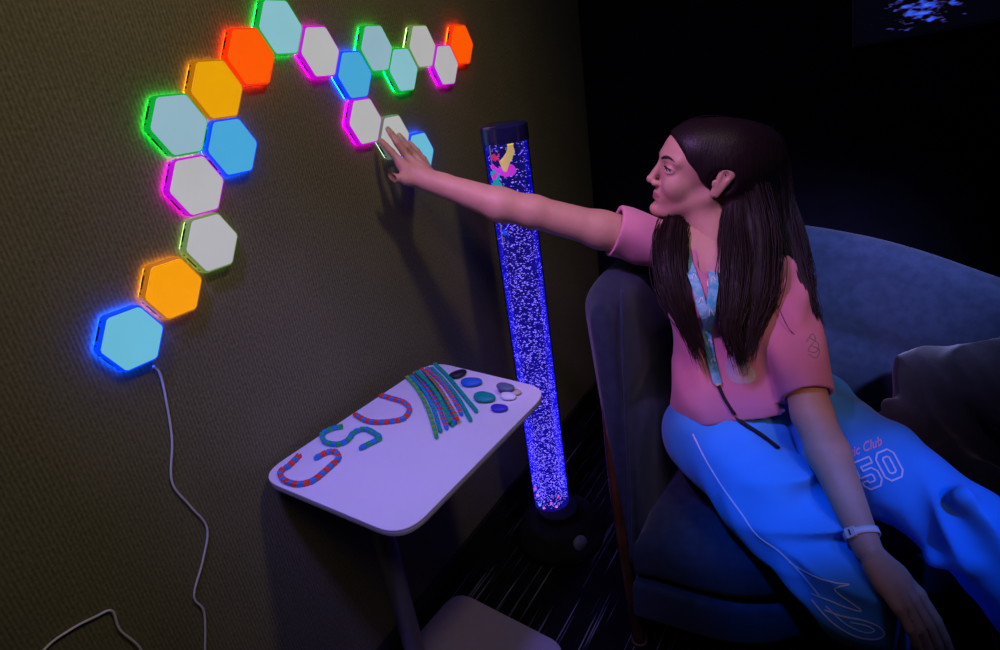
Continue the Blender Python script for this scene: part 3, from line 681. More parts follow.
# ------------------------------------------------------------------ sofa
def strip_sofa():
    e = empty('sofa', (0.95, 0.95, 0), 'navy blue fabric sofa with a curved winged back and orange wood legs', 'sofa')
    # plan path of the shell midline and the height of its top
    path = [(0.535, 0.69, 0.90), (0.515, 0.84, 0.925), (0.535, 1.03, 0.93), (0.60, 1.20, 0.925), (0.73, 1.30, 0.90), (0.90, 1.325, 0.868), (1.05, 1.315, 0.832), (1.20, 1.29, 0.785), (1.36, 1.26, 0.735), (1.58, 1.24, 0.70), (1.74, 1.17, 0.68), (1.81, 1.06, 0.66), (1.82, 0.97, 0.64)]
    P = spline(path, 90); T = np.gradient(P[:, :2], axis=0); T /= np.linalg.norm(T, axis=1)[:, None]; N = np.stack([T[:, 1], -T[:, 0]], 1)   # to the inside
    V = []; F = []; seg = None
    for i in range(len(P)):
        u = i/(len(P)-1); zt = P[i, 2]; th = 0.055
        endf = min(1, i/5, (len(P)-1-i)/5); endf = max(0.35, math.sqrt(endf))
        prof = []                                      # (offset to inside, z): up the outside, over the roll, down the inside
        th *= endf
        prof.append((-th*0.8, 0.17)); prof.append((-th*0.95, 0.30)); prof.append((-th, zt-0.12))
        for k in range(9): a = PI-k/8*PI; prof.append((th*math.cos(a), zt-0.055+0.055*math.sin(a)))
        prof.append((th*1.15, zt-0.13)); prof.append((th*1.25, zt-0.22)); prof.append((th*0.70, zt-0.262)); prof.append((th*1.45, zt-0.295)); prof.append((th*1.45, 0.36)); prof.append((th*1.2, 0.17))
        lean = 0.10
        for o_, z in prof:
            k = max(0, (z-0.35))*lean
            # the wing's front edge slopes forward towards the floor
            f = 0
            if u < 0.12: f = (0.12-u)/0.12*max(0, (zt-z))*0.10
            V.append((P[i, 0]+N[i, 0]*(o_-k)-T[i, 0]*f, P[i, 1]+N[i, 1]*(o_-k)-T[i, 1]*f, z))
        seg = len(prof)
    n = len(P)
    for i in range(n-1):
        for k in range(seg): F.append((i*seg+k, (i+1)*seg+k, (i+1)*seg+(k+1) % seg, i*seg+(k+1) % seg))
    F.append(tuple(range(seg))); F.append(tuple((n-1)*seg+k for k in range(seg))[::-1])
    o = obj('backrest', V, F, MSOFA, e)
    md = o.modifiers.new('sub', 'SUBSURF'); md.levels = 1; md.render_levels = 1
    # seat block and cushion
    out = [(0.57, 0.56), (0.80, 0.575), (0.94, 0.665), (1.05, 0.80), (1.2, 0.90), (1.45, 0.955), (1.76, 0.965), (1.76, 1.08), (1.60, 1.17), (1.3, 1.21), (0.9, 1.26), (0.74, 1.24), (0.62, 1.14), (0.57, 1.0), (0.56, 0.8)]
    Pn = spline([(*q, 0) for q in out]+[(*out[0], 0)], 80)[:-1, :2]
    from_bm('seat_base', prism_bm(list(map(tuple, Pn)), 0.15, 0.27, 0.02), MSOFA, e, True, 60)
    from_bm('seat_cushion', prism_bm([tuple(np.array((1.05, 0.98))+(q-np.array((1.05, 0.98)))*0.988) for q in Pn], 0.272, 0.395, 0.04), MSOFA, e, True, 60)
    # wood frame: front leg that runs up the outside of the wing
    V, F = tube(spline([(0.556, 0.618, 0.0), (0.540, 0.612, 0.2), (0.505, 0.65, 0.45), (0.478, 0.70, 0.68), (0.455, 0.77, 0.82)], 24), np.linspace(0.020, 0.010, 24), 12, flat=(0.8, 0.5, 0, 0.8))
    obj('leg', V, F, MWOOD, e)
    V, F = tube([(0.5560, 0.618, 0.0), (0.5555, 0.6183, 0.014)], 0.0206, 12); obj('leg_cap', V, F, mat('brass_cap', (0.6, 0.35, 0.15), 0.3, metal=0.8, noise=0.1), e)
    for a, b in (((1.77, 0.98, 0), (1.76, 1.0, 0.2)), ((0.62, 1.24, 0), (0.60, 1.19, 0.17)), ((1.62, 1.22, 0), (1.6, 1.17, 0.17))):
        V, F = tube([a, b], [0.014, 0.02], 12); obj('leg', V, F, MWOOD, e)
    V, F = tube(spline([(0.56, 0.61, 0.13), (0.80, 0.64, 0.135), (1.0, 0.82, 0.135), (1.2, 0.95, 0.135), (1.75, 1.0, 0.13)], 30), 0.014, 10); obj('rail', V, F, MWOOD, e)
    # piping along the wing's front edge
    V, F = tube(spline([(0.560, 0.585, 0.30), (0.555, 0.62, 0.5), (0.545, 0.655, 0.7), (0.535, 0.69, 0.86), (0.52, 0.74, 0.925)], 30), 0.004, 8); obj('piping', V, F, MSOFA, e)
strip_sofa()

# jacket lying on the seat and against the back
def jacket():
    f = Field((0.92, 0.6, 0.36), (1.62, 1.36, 0.86), 0.007)
    f.ell((1.30, 1.04, 0.42), (0.22, 0.14, 0.055), 0.05); f.ell((1.12, 1.06, 0.45), (0.13, 0.13, 0.085), 0.06); f.ell((1.30, 1.12, 0.55), (0.24, 0.09, 0.15), 0.06)
    f.cap((1.10, 1.15, 0.60), (1.48, 1.10, 0.62), 0.055, 0.07, 0.06); f.cap((1.45, 1.1, 0.6), (1.40, 0.85, 0.42), 0.07, 0.05, 0.05)
    for a, b in (((1.16, 1.10, 0.655), (1.38, 1.02, 0.58)), ((1.20, 1.05, 0.60), (1.36, 0.96, 0.50)), ((1.25, 1.12, 0.68), (1.46, 1.05, 0.64)), ((1.05, 1.06, 0.54), (1.22, 0.95, 0.47)), ((1.15, 0.96, 0.49), (1.40, 0.90, 0.46))):
        f.cap(a, b, 0.024, 0.018, 0.022)
    V, Q = f.mesh(); V = relax(V, Q, 3)
    w1 = 1-2*np.abs(np.sin((V[:, 0]*0.5+V[:, 1]*0.8-V[:, 2]*0.4)*26+1.6*np.sin(V[:, 0]*17+V[:, 2]*12))); w2 = 1-2*np.abs(np.sin((V[:, 0]*0.9-V[:, 1]*0.3+V[:, 2]*0.5)*38+1.4*np.sin(V[:, 1]*23)))
    V += np.stack([-0.3*w1, -w1*0.7-w2*0.4, w1+0.5*w2], 1)*0.008
    V[:, 2] = np.maximum(V[:, 2], 0.397); V[:, 1] = np.minimum(V[:, 1], 1.195)
    o = np_mesh('jacket', V, Q, [MJACKET]); tag(o, 'crumpled black jacket lying on the sofa seat beside the seated woman', 'jacket')
    tr = bvh(V, Q)
    Vv = []; Ff = []; ribbon(tr, [(877, 379), (884, 377), (893, 379)], 0.008, Vv, Ff, off=0.004)
    if Vv: obj('fabric_tag', Vv, Ff, mat('tag_cloth', (0.6, 0.45, 0.36), 0.8, noise=0.1), o, smooth=False)
jacket()

# ------------------------------------------------------------------ person
HW = J(430, 181, 1.415)                      # right wrist
HE = J(534, 212, 1.425)                      # right elbow
HS = J(666, 244, 1.455)                      # right shoulder joint
LS = J(778, 283, 1.40)                       # left shoulder joint
LE = J(812, 414, 1.27)
LWR = J(868, 550, 1.10)
NB = J(716, 242, 1.44)                       # neck base
CH_ = J(730, 300, 1.44); PEL = J(748, 412, 1.49)
HIPB = J(714, 432, 1.47); HIPA = J(798, 412, 1.49)
KB = J(858, 598, 1.13); KA = J(972, 532, 1.20)
FB = np.array((1.15, 0.76, 0.10)); FA = np.array((1.50, 0.66, 0.10))
K = 1.03
HC = J(703, 167.1, 1.40)                       # head origin: between the ears at eye level
HR = np.array([[-0.8655, -0.4578, 0.2032], [0.4553, -0.8882, -0.0621], [0.2089, 0.0388, 0.9772]])   # rows: forward, left, up
def hd(x, y, z): return HC+K*(x*HR[0]+y*HR[1]+z*HR[2])
HM = [[HR[j][i] for j in range(3)] for i in range(3)]   # world -> local columns
def hell(f, c, r, k, op='add'): f.ell(hd(*c), tuple(K*q for q in r), k, op, R=HM)

person = empty('person', (1.0, 0.85, 0), 'young woman in pink tee and blue sweatpants on the sofa, touching a hexagon light', 'person')

def head_field(f):
    hell(f, (-0.014, 0, 0.020), (0.096, 0.073, 0.076), 0.0)
    hell(f, (0.030, 0, 0.024), (0.060, 0.060, 0.060), 0.02)
    hell(f, (0.034, 0, -0.035), (0.054, 0.054, 0.070), 0.02)
    for s in (-1, 1):
        f.cap(hd(-0.010, 0.052*s, -0.050), hd(0.062, 0.016*s, -0.098), 0.017, 0.014, 0.025)
        hell(f, (0.058, 0.034*s, -0.038), (0.026, 0.022, 0.026), 0.016)
        f.cap(hd(0.084, 0.010*s, 0.019), hd(0.066, 0.046*s, 0.016), 0.009, 0.008, 0.014)
    hell(f, (0.079, 0, -0.098), (0.018, 0.019, 0.016), 0.016)
    hell(f, (0.067, 0, -0.066), (0.026, 0.030, 0.024), 0.014)      # muzzle
    for s in (-1, 1): hell(f, (0.096, 0.031*s, -0.003), (0.014, 0.015, 0.011), 0.010, 'sub')
    f.cap(hd(0.084, 0, 0.012), hd(0.105, 0, -0.031), 0.0075, 0.0085, 0.010)
    hell(f, (0.1065, 0, -0.0345), (0.0090, 0.0092, 0.0080), 0.004)
    for s in (-1, 1):
        hell(f, (0.095, 0.0105*s, -0.040), (0.0105, 0.0068, 0.0068), 0.005)
        hell(f, (0.101, 0.0055*s, -0.0455), (0.004, 0.003, 0.0025), 0.002, 'sub')
        hell(f, (0.0725, 0.032*s, -0.003), (0.0145, 0.0165, 0.0130), 0.004)      # lids over the eyeball
    for s in (-1, 1): hell(f, (0.083, 0.034*s, -0.0035), (0.014, 0.0155, 0.0044), 0.0015, 'sub')
    # lips
    for s in (-1, 1):
        f.cap(hd(0.0905, 0.001*s, -0.0625), hd(0.077, 0.022*s, -0.0645), 0.0048, 0.0022, 0.004)
        f.cap(hd(0.0890, 0.001*s, -0.0715), hd(0.077, 0.019*s, -0.0675), 0.0055, 0.0022, 0.004)
    f.cap(hd(0.097, -0.012, -0.0670), hd(0.097, 0.012, -0.0670), 0.0014, 0.0014, 0.001, 'sub'); 
    hell(f, (0.091, 0, -0.083), (0.006, 0.016, 0.004), 0.006, 'sub')
    # ears: tilted shells with a hollow and a lobe
    for s in (-1, 1):
        f.cap(hd(-0.029, 0.079*s, 0.006), hd(-0.015, 0.075*s, -0.035), 0.0175, 0.0110, 0.004, flat=(*(HR[1]+HR[0]*0.25*s), 0.42))
        f.cap(hd(-0.024, 0.084*s, 0.004), hd(-0.016, 0.082*s, -0.022), 0.0100, 0.0055, 0.002, 'sub', flat=(*HR[1], 0.36))
        f.cap(hd(-0.028, 0.081*s, -0.004), hd(-0.020, 0.079*s, -0.020), 0.0022, 0.0022, 0.002)
        f.cap(hd(-0.008, 0.074*s, -0.012), hd(-0.008, 0.074*s, -0.018), 0.004, 0.004, 0.003)
    # neck
    f.cap(hd(-0.030, 0, -0.05), NB, 0.050, 0.052, 0.03)
    f.cap(hd(-0.005, 0, -0.075), NB+np.array((0.0, -0.02, 0.0)), 0.042, 0.046, 0.03)
def torso_field(f):
    f.cap(HS, LS, 0.055, 0.055, 0.05); f.cap(NB, CH_, 0.06, 0.10, 0.06, flat=(0.3, -0.9, 0.2, 0.8)); f.cap(CH_, PEL, 0.10, 0.10, 0.05)
    f.cap(HIPB, HIPA, 0.085, 0.085, 0.05)
    # collar bones
    f.cap(NB+(0.0, -0.03, 0.0), HS, 0.018, 0.02, 0.03); f.cap(NB+(0.02, -0.03, 0), LS, 0.018, 0.02, 0.03)
def rarm_field(f):
    f.chain([HS, HS*0.5+HE*0.5+(0, 0, -0.004), HE], [0.048, 0.041, 0.036], 0.02)
    f.chain([HE, HE*0.68+HW*0.32+(0, -0.004, -0.005), HW], [0.036, 0.037, 0.0235], 0.015)
    f.cap(HW*0.85+HE*0.15, HW, 0.026, 0.024, 0.01, flat=(1, 0, 0.3, 0.8))
def hand_right(f):
    def T(px, py, x): return at(px, py, 0, x)
    mcp = [T(401.5, 164, 0.062), T(408, 158, 0.054), T(416, 157, 0.046), T(423, 160, 0.044)]
    pip = [T(391.5, 152, 0.043), T(397.5, 143, 0.040), T(408, 147, 0.036), T(417, 151, 0.034)]
    dip = [T(385.5, 145.5, 0.024), T(391.5, 134, 0.024), T(402.5, 139.5, 0.020), T(412.5, 146, 0.020)]
    tip = [T(381.5, 141, 0.0085), T(388, 129, 0.0085), T(399, 135, 0.0085), T(409.5, 142.5, 0.0085)]
    C_ = (T(415, 170, 0.072))
    for i in range(4):
        a = HW*0.75+mcp[i]*0.25
        f.cap(a, mcp[i], 0.0165, 0.0105, 0.008)
    for i in range(4):
        r = (0.0085, 0.0088, 0.0083, 0.0074)[i]
        f.cap(mcp[i], pip[i], r*1.12, r*0.98, 0.004); f.cap(pip[i], dip[i], r*0.98, r*0.86, 0.0025); f.cap(dip[i], tip[i], r*0.86, r*0.74, 0.002)
    tb = T(420, 181, 0.095); t1 = T(407, 179.5, 0.078); t2 = T(397, 178.5, 0.066); t3 = T(389.5, 175.5, 0.055)
    f.cap(tb, t1, 0.0165, 0.0125, 0.010); f.cap(t1, t2, 0.0108, 0.0094, 0.004); f.cap(t2, t3, 0.0096, 0.0078, 0.003)
    f.cap(t1, mcp[0], 0.010, 0.010, 0.012)
    f.ell(HW*0.45+C_*0.55, (0.020, 0.026, 0.026), 0.012)
def larm_field(f):
    f.chain([LS, LS*0.5+LE*0.5, LE], [0.050, 0.044, 0.037], 0.02)
    f.chain([LE, LE*0.68+LWR*0.32, LWR], [0.037, 0.038, 0.0235], 0.015)
def hand_left(f):
    q = -0.03
    D = lambda x, y, d: J(x, y, d+q)
    mcp = [D(919, 594, 1.080), D(913, 600, 1.062), D(906, 605, 1.048), D(899, 609, 1.038)]
    pip = [D(936, 620, 1.065), D(929, 626, 1.048), D(920, 629, 1.036), D(910, 629, 1.030)]
    dip = [D(945, 638, 1.060), D(938, 645, 1.048), D(928, 647, 1.040), D(916, 643, 1.035)]
    tip = [D(951, 652, 1.062), D(945, 661, 1.055), D(934, 661, 1.050), D(921, 655, 1.045)]
    for i in range(4): f.cap(LWR*0.72+mcp[i]*0.28, mcp[i], 0.018, 0.0108, 0.010)
    for i in range(4):
        r = (0.0086, 0.0090, 0.0085, 0.0075)[i]
        f.cap(mcp[i], pip[i], r*1.12, r, 0.004); f.cap(pip[i], dip[i], r, r*0.88, 0.0025); f.cap(dip[i], tip[i], r*0.88, r*0.75, 0.002)
    tb = D(874, 568, 1.10); t1 = D(881, 585, 1.075); t2 = D(892, 599, 1.055); t3 = D(904, 608, 1.045)
    f.cap(tb, t1, 0.016, 0.012, 0.010); f.cap(t1, t2, 0.011, 0.0098, 0.004); f.cap(t2, t3, 0.0098, 0.0078, 0.003)
    f.ell(LWR*0.45+mcp[1]*0.55, (0.026, 0.026, 0.024), 0.012)
def boxed(build, pts, pad, h, rel=1):
    P_ = np.array(pts); f = Field(P_.min(0)-pad, P_.max(0)+pad, h)
    for b in build: b(f)
    V, Q = f.mesh(); return relax(V, Q, rel, 0.4)if rel else V, Q
parts = []
Vh, Qh = boxed([head_field], [HC], 0.15, 0.0020)
Vr, Qr = boxed([rarm_field, hand_right], [HS, HW, at(381, 129, 0, 0.0)], 0.06, 0.0028)
Vl, Ql = boxed([larm_field, hand_left], [LS, LWR, J(941, 659, 1.055)], 0.065, 0.0030)
Vt, Qt = boxed([torso_field, lambda f: (f.cap(HIPB, KB, 0.075, 0.05, 0.03), f.cap(HIPA, KA, 0.075, 0.05, 0.03), f.cap(KB, FB, 0.05, 0.034, 0.02), f.cap(KA, FA, 0.05, 0.034, 0.02))], [HS, LS, NB, PEL, KA, KB, FB, FA], 0.14, 0.008)
Vs = [Vh, Vr, Vl, Vt]; Qs = []; off = 0
for v_, q_ in zip(Vs, (Qh, Qr, Ql, Qt)): Qs.append(q_+off); off += len(v_)
VB = np.vstack(Vs); QB = np.vstack(Qs)
cen = VB[QB].mean(1); loc = (cen-HC) @ HR.T/K
mi = np.zeros(len(QB), int)
lip = (loc[:, 0] > 0.074) & (abs(loc[:, 1]) < 0.0235) & (loc[:, 2] < -0.0585-abs(loc[:, 1])*0.18) & (loc[:, 2] > -0.0772+abs(loc[:, 1])*0.4)
mi[lip] = 1
np_mesh('body', VB, QB, [MSKIN, MLIP], person, mi)

# eyes and brows
def sphere(name, c, r, m, parent, sub=3, scale=None):
    bm = bmesh.new(); bmesh.ops.create_icosphere(bm, subdivisions=sub, radius=r)
    for v in bm.verts:
        p = np.array(v.co)
        if scale is not None: p = p*np.array(scale)
        v.co = c+p[0]*HR[0]+p[1]*HR[1]+p[2]*HR[2]
    return from_bm(name, bm, m, parent, True)
for s in (-1, 1):
    ey = sphere('eye', hd(0.0715, 0.0325*s, -0.0035), 0.0130, MWHITE, person)
    g = np.array((1.0, 0.0 if s > 0 else 0.0, 0.02)); g /= np.linalg.norm(g)
    sphere('iris', hd(0.0715+0.0088*g[0], 0.0325*s+0.0088*g[1], -0.0035+0.0088*g[2]), 0.0058, MIRIS, ey, 3, (0.8, 1, 1))
    P = [hd(0.0925, 0.013*s, 0.0150), hd(0.0915, 0.024*s, 0.0200), hd(0.0845, 0.037*s, 0.0225), hd(0.0735, 0.0500*s, 0.0175)]
    V, F = tube(spline(P, 16), np.r_[np.linspace(0.0024, 0.0032, 8), np.linspace(0.0030, 0.0012, 8)], 8); obj('eyebrow', V, F, MBROW, person)
    P = [hd(0.0860, 0.0205*s, -0.0010), hd(0.0880, 0.031*s, 0.0028), hd(0.0800, 0.0465*s, -0.0015)]
    V, F = tube(spline(P, 10), [0.0013]*10, 6); obj('eyelashes', V, F, MBROW, person)
sphere('earring', hd(-0.011, 0.0825, -0.0400), 0.0028, MCHROME, person, 2)

# ---- shirt
def shirt():
    lo = np.minimum.reduce([HS, LS, PEL, HIPB])-0.2; hi = np.maximum.reduce([HS, LS, PEL, HIPB, NB])+0.17
    f = Field(lo, hi, 0.0036)
    up = (NB-PEL)/np.linalg.norm(NB-PEL)
    hemL = J(680, 400, 1.42); hemR = J(788, 392, 1.42)
    flat = (0.35, -0.9, 0.0, 0.74)
    f.cap(HS+(0.02, 0, -0.02), LS+(-0.03, 0.0, -0.02), 0.060, 0.064, 0.04)
    f.cap(NB-up*0.05, CH_, 0.070, 0.122, 0.05, flat=flat)
    f.chain([CH_, J(738, 350, 1.455), J(740, 400, 1.455)], [0.122, 0.136, 0.150], 0.05, flat=flat)
    f.cap(J(712, 400, 1.435), J(772, 400, 1.425), 0.085, 0.095, 0.04)
    for c in (J(700, 300, 1.36), J(752, 305, 1.36)): f.ell(c, (0.05, 0.05, 0.055), 0.05)
    # sleeves
    u = (HE-HS)/np.linalg.norm(HE-HS); a = HS+u*0.125
    f.cap(HS, a, 0.056, 0.059, 0.035)
    u2 = (LE-LS)/np.linalg.norm(LE-LS); a2 = LS+u2*0.262
    f.cap(LS, a2, 0.060, 0.057, 0.03)
    # folds
    rn = random.Random(3)
    for (x0, y0, x1, y1, d, r) in [(672, 300, 690, 395, 1.335, .008), (700, 350, 745, 400, 1.31, .009), (690, 372, 720, 405, 1.33, .008), (760, 330, 735, 395, 1.31, .008), (640, 232, 672, 262, 1.41, .006), (625, 225, 650, 258, 1.42, .006),
                                   (790, 330, 800, 395, 1.285, .006), (808, 310, 812, 395, 1.29, .006), (775, 290, 795, 330, 1.33, .007), (655, 250, 668, 330, 1.37, .008)]:
        pass
    X = f.region(lo, hi)[1]
    n1 = np.sin((X[0]*0.8-X[2]*0.5+X[1]*0.3)*70+3*np.sin(X[2]*18)); n2 = np.sin((X[0]*0.4+X[2]*0.9)*55+2*np.sin(X[0]*22+X[1]*15)); n3 = np.sin((X[0]*0.9+X[1]*0.2+X[2]*0.25)*110+2.5*np.sin(X[2]*13))
    f.F += (0.0032*n1+0.0030*n2+0.0008*n3).astype(np.float32)
    outer = f.F.copy()
    f.F = np.maximum(f.F, -(outer+0.0105))     # a cloth shell
    def halfspace(p, n): return (X[0]-p[0])*n[0]+(X[1]-p[1])*n[1]+(X[2]-p[2])*n[2]
    # open the cuffs, hem and neckline
    def cutcap(p, n, rad):
        d = halfspace(p, n); r_ = np.sqrt(np.maximum((X[0]-p[0])**2+(X[1]-p[1])**2+(X[2]-p[2])**2-d**2, 0))
        f.F = np.where(r_ < rad, np.maximum(f.F, d.astype(np.float32)), f.F)
    cutcap(a, u, 0.11); cutcap(a2, u2, 0.065)
    hp = J(738, 413, 1.40); hn = -up+np.array((0.0, 0.0, 0.0)); hn /= np.linalg.norm(hn)
    d = halfspace(hp, hn).astype(np.float32); tt = np.clip((X[0]-LS[0])*u2[0]+(X[1]-LS[1])*u2[1]+(X[2]-LS[2])*u2[2], 0, 0.3); da = np.sqrt((X[0]-LS[0]-tt*u2[0])**2+(X[1]-LS[1]-tt*u2[1])**2+(X[2]-LS[2]-tt*u2[2])**2); sidecut = np.where(da < 0.063, -1, d); f.F = np.maximum(f.F, sidecut)
    f.cap(NB+up*0.09, NB-up*0.002+np.array((0.01, -0.03, 0)), 0.070, 0.056, 0.006, 'sub'); f.cap(NB+(0.01, -0.05, 0.0), NB+(0.012, -0.085, -0.03), 0.038, 0.030, 0.01, 'sub')
    V, Q = f.mesh(); V = relax(V, Q, 1, 0.4)
    o = np_mesh('tee_shirt', V, Q, [MSHIRT], person)
    return o, V, Q
shirt_o, VS, QS = shirt()
TS = bvh(VS, QS)

# ---- pants
def pants():
    pts = np.array([HIPA, HIPB, KA, KB, FA, FB]); lo = pts.min(0)-0.15; hi = pts.max(0)+0.15; lo[2] = 0.06
    f = Field(lo, hi, 0.0045)
    f.cap(HIPB, HIPA, 0.105, 0.105, 0.05)
    f.cap(PEL, PEL+(NB-PEL)*0.30, 0.122, 0.116, 0.04)
    f.chain([HIPB, HIPB*0.5+KB*0.5+(0, 0, 0.0), KB], [0.108, 0.097, 0.080], 0.04)
    f.chain([HIPA, HIPA*0.5+KA*0.5, KA], [0.105, 0.092, 0.075], 0.04)
    f.chain([KB, KB*0.45+FB*0.55, FB], [0.078, 0.068, 0.052], 0.03)
    f.chain([KA, KA*0.45+FA*0.55, FA], [0.074, 0.066, 0.052], 0.03)
    f.ell(J(884, 628, 1.13), (0.045, 0.045, 0.045), 0.04)
    # bunched cloth at the knees and across the lap: long soft ridges and valleys
    def fold(x0, y0, x1, y1, d0, d1, r, op='add', k=0.03): f.cap(J(x0, y0, d0), J(x1, y1, d1), r, r*0.6, k, op)
    fold(962, 500, 982, 522, 1.155, 1.155, 0.022); fold(988, 520, 995, 548, 1.15, 1.14, 0.022); fold(935, 560, 975, 560, 1.19, 1.15, 0.018)
    for x0, y0, x1, y1, dd in ((798, 478, 842, 512, 0.0), (800, 505, 850, 548, -0.03), (815, 545, 868, 580, -0.065), (775, 500, 810, 555, -0.02), (905, 520, 950, 560, 0.03)):
        n_ = 6
        for a_ in range(n_-1):
            pass
    X = f.region(lo, hi)[1]
    # wrinkle field: sharp-crested ridges running across the lap, strongest near knees and crotch
    def wr(c, amp, rad, dirv, freq, ph):
        d_ = np.exp(-((X[0]-c[0])**2+(X[1]-c[1])**2+(X[2]-c[2])**2)/(2*rad*rad)); s_ = (X[0]*dirv[0]+X[1]*dirv[1]+X[2]*dirv[2])*freq+ph+1.2*np.sin((X[0]*dirv[1]-X[1]*dirv[0]+X[2]*0.5)*22+ph)
        f.F += (-amp*d_*(1-2*np.abs(np.sin(s_)))).astype(np.float32)
    wr(J(822, 510, 1.19), 0.019, 0.065, (0.3, -0.2, -0.9), 45, 0.3)
    wr(J(838, 565, 1.11), 0.015, 0.06, (0.2, 0.2, 0.95), 50, 1.2)
    wr(J(968, 525, 1.14), 0.009, 0.05, (0.8, 0.5, 0.3), 48, 0.7)
    wr(J(775, 430, 1.36), 0.007, 0.06, (0.7, -0.7, 0.1), 45, 0.2)
    wr(J(835, 390, 1.42), 0.005, 0.05, (0.2, -0.7, 0.7), 50, 0.9)
    f.F += (0.0018*np.sin((X[0]-X[1])*48+2.5*np.sin(X[2]*25))+0.0016*np.sin((X[0]+X[1]*0.6+X[2])*42+2*np.sin(X[1]*20))).astype(np.float32)
    V, Q = f.mesh(); V = relax(V, Q, 2, 0.5)
    return np_mesh('sweatpants', V, Q, [MPANTS], person), V, Q
pants_o, VP, QP = pants()
TP = bvh(VP, QP)

# writing and piping printed on the pants
def text_on(tree, body, o, ux, uy, m, parent, name, shear=0, off=0.0012):
    """text outline placed so its baseline starts at o, em width vector ux, em height vector uy (traced), wrapped on the cloth"""
    cu = bpy.data.curves.new(name, 'FONT'); cu.body = body; cu.size = 1; cu.shear = shear; cu.fill_mode = 'FRONT'; cu.offset = 0.015
    t = bpy.data.objects.new(name, cu); COL.objects.link(t)
    dg = bpy.context.evaluated_depsgraph_get(); me = bpy.data.meshes.new_from_object(t.evaluated_get(dg))
    bpy.data.objects.remove(t)
    bm = bmesh.new(); bm.from_mesh(me); bmesh.ops.subdivide_edges(bm, edges=[e for e in bm.edges if e.calc_length() > 0.3], cuts=1)
    ok = True
    for v in bm.verts:
        x = o[0]+ux[0]*v.co.x+uy[0]*v.co.y; y = o[1]+ux[1]*v.co.x+uy[1]*v.co.y
        h, n = surf(tree, x, y, off)
        if h is None: ok = False; continue
        v.co = h
    return from_bm(name, bm, m, parent)
def lettering():
    text_on(TP, 'Athletic Club', (829, 466), (9.8, -3.9), (-3.2, -12.5), MPINKPRINT, pants_o, 'club_lettering', 0.3)
    # varsity 50: outlined blocks, coordinates in a 10 x 14 cell, baseline at y=0
    outer5 = [(0.0, 2.6), (2.2, 0), (7.8, 0), (10, 2.4), (10, 6.6), (7.8, 9.0), (3.2, 9.0), (3.2, 11), (9.6, 11), (9.6, 14), (0.2, 14), (0.2, 6.3), (6.2, 6.3), (6.8, 5.7), (6.8, 3.6), (6.2, 3), (3.4, 3), (2.9, 4.2), (0, 4.2)]
    outer0 = [(0, 2.6), (2.2, 0), (7.8, 0), (10, 2.6), (10, 11.4), (7.8, 14), (2.2, 14), (0, 11.4)]; inner0 = [(3.2, 3.8), (4, 3), (6, 3), (6.8, 3.8), (6.8, 10.2), (6, 11), (4, 11), (3.2, 10.2)]
    V = []; F = []
    def mp(p, ox): x = (p[0]+ox)*1.0; return (867+x*1.74-p[1]*1.05, 491-x*0.72-p[1]*1.95)
    for sh, ox in ((outer5, 0), (outer0, 12), (inner0, 12)):
        P = []
        for a, b in zip(sh, sh[1:]+sh[:1]):
            for t in np.linspace(0, 1, 5)[:-1]: P.append(mp((a[0]*(1-t)+b[0]*t, a[1]*(1-t)+b[1]*t), ox))
        ribbon(TP, P, 0.0034, V, F, n=0, closed=True)
    obj('number_print', V, F, MPRINT, pants_o, smooth=False)
    V = []; F = []
    ribbon(TP, [(693, 434), (705, 458), (722, 486), (742, 514), (757, 535), (780, 552), (800, 572), (820, 596)], 0.003, V, F, 60)
    ribbon(TP, [(789, 562), (812, 575), (835, 583), (849, 585), (835, 590), (861, 610), (848, 608), (828, 600), (812, 594)], 0.0022, V, F, 60)
    ribbon(TP, [(812, 600), (832, 622), (855, 636), (875, 639), (884, 634), (878, 626), (862, 620), (842, 616), (825, 610)], 0.0024, V, F, 60)
    ribbon(TP, [(826, 606), (846, 624), (864, 632), (874, 631), (868, 626), (850, 622)], 0.0016, V, F, 40)
    obj('side_print', V, F, MPRINT, pants_o, smooth=False)
lettering()

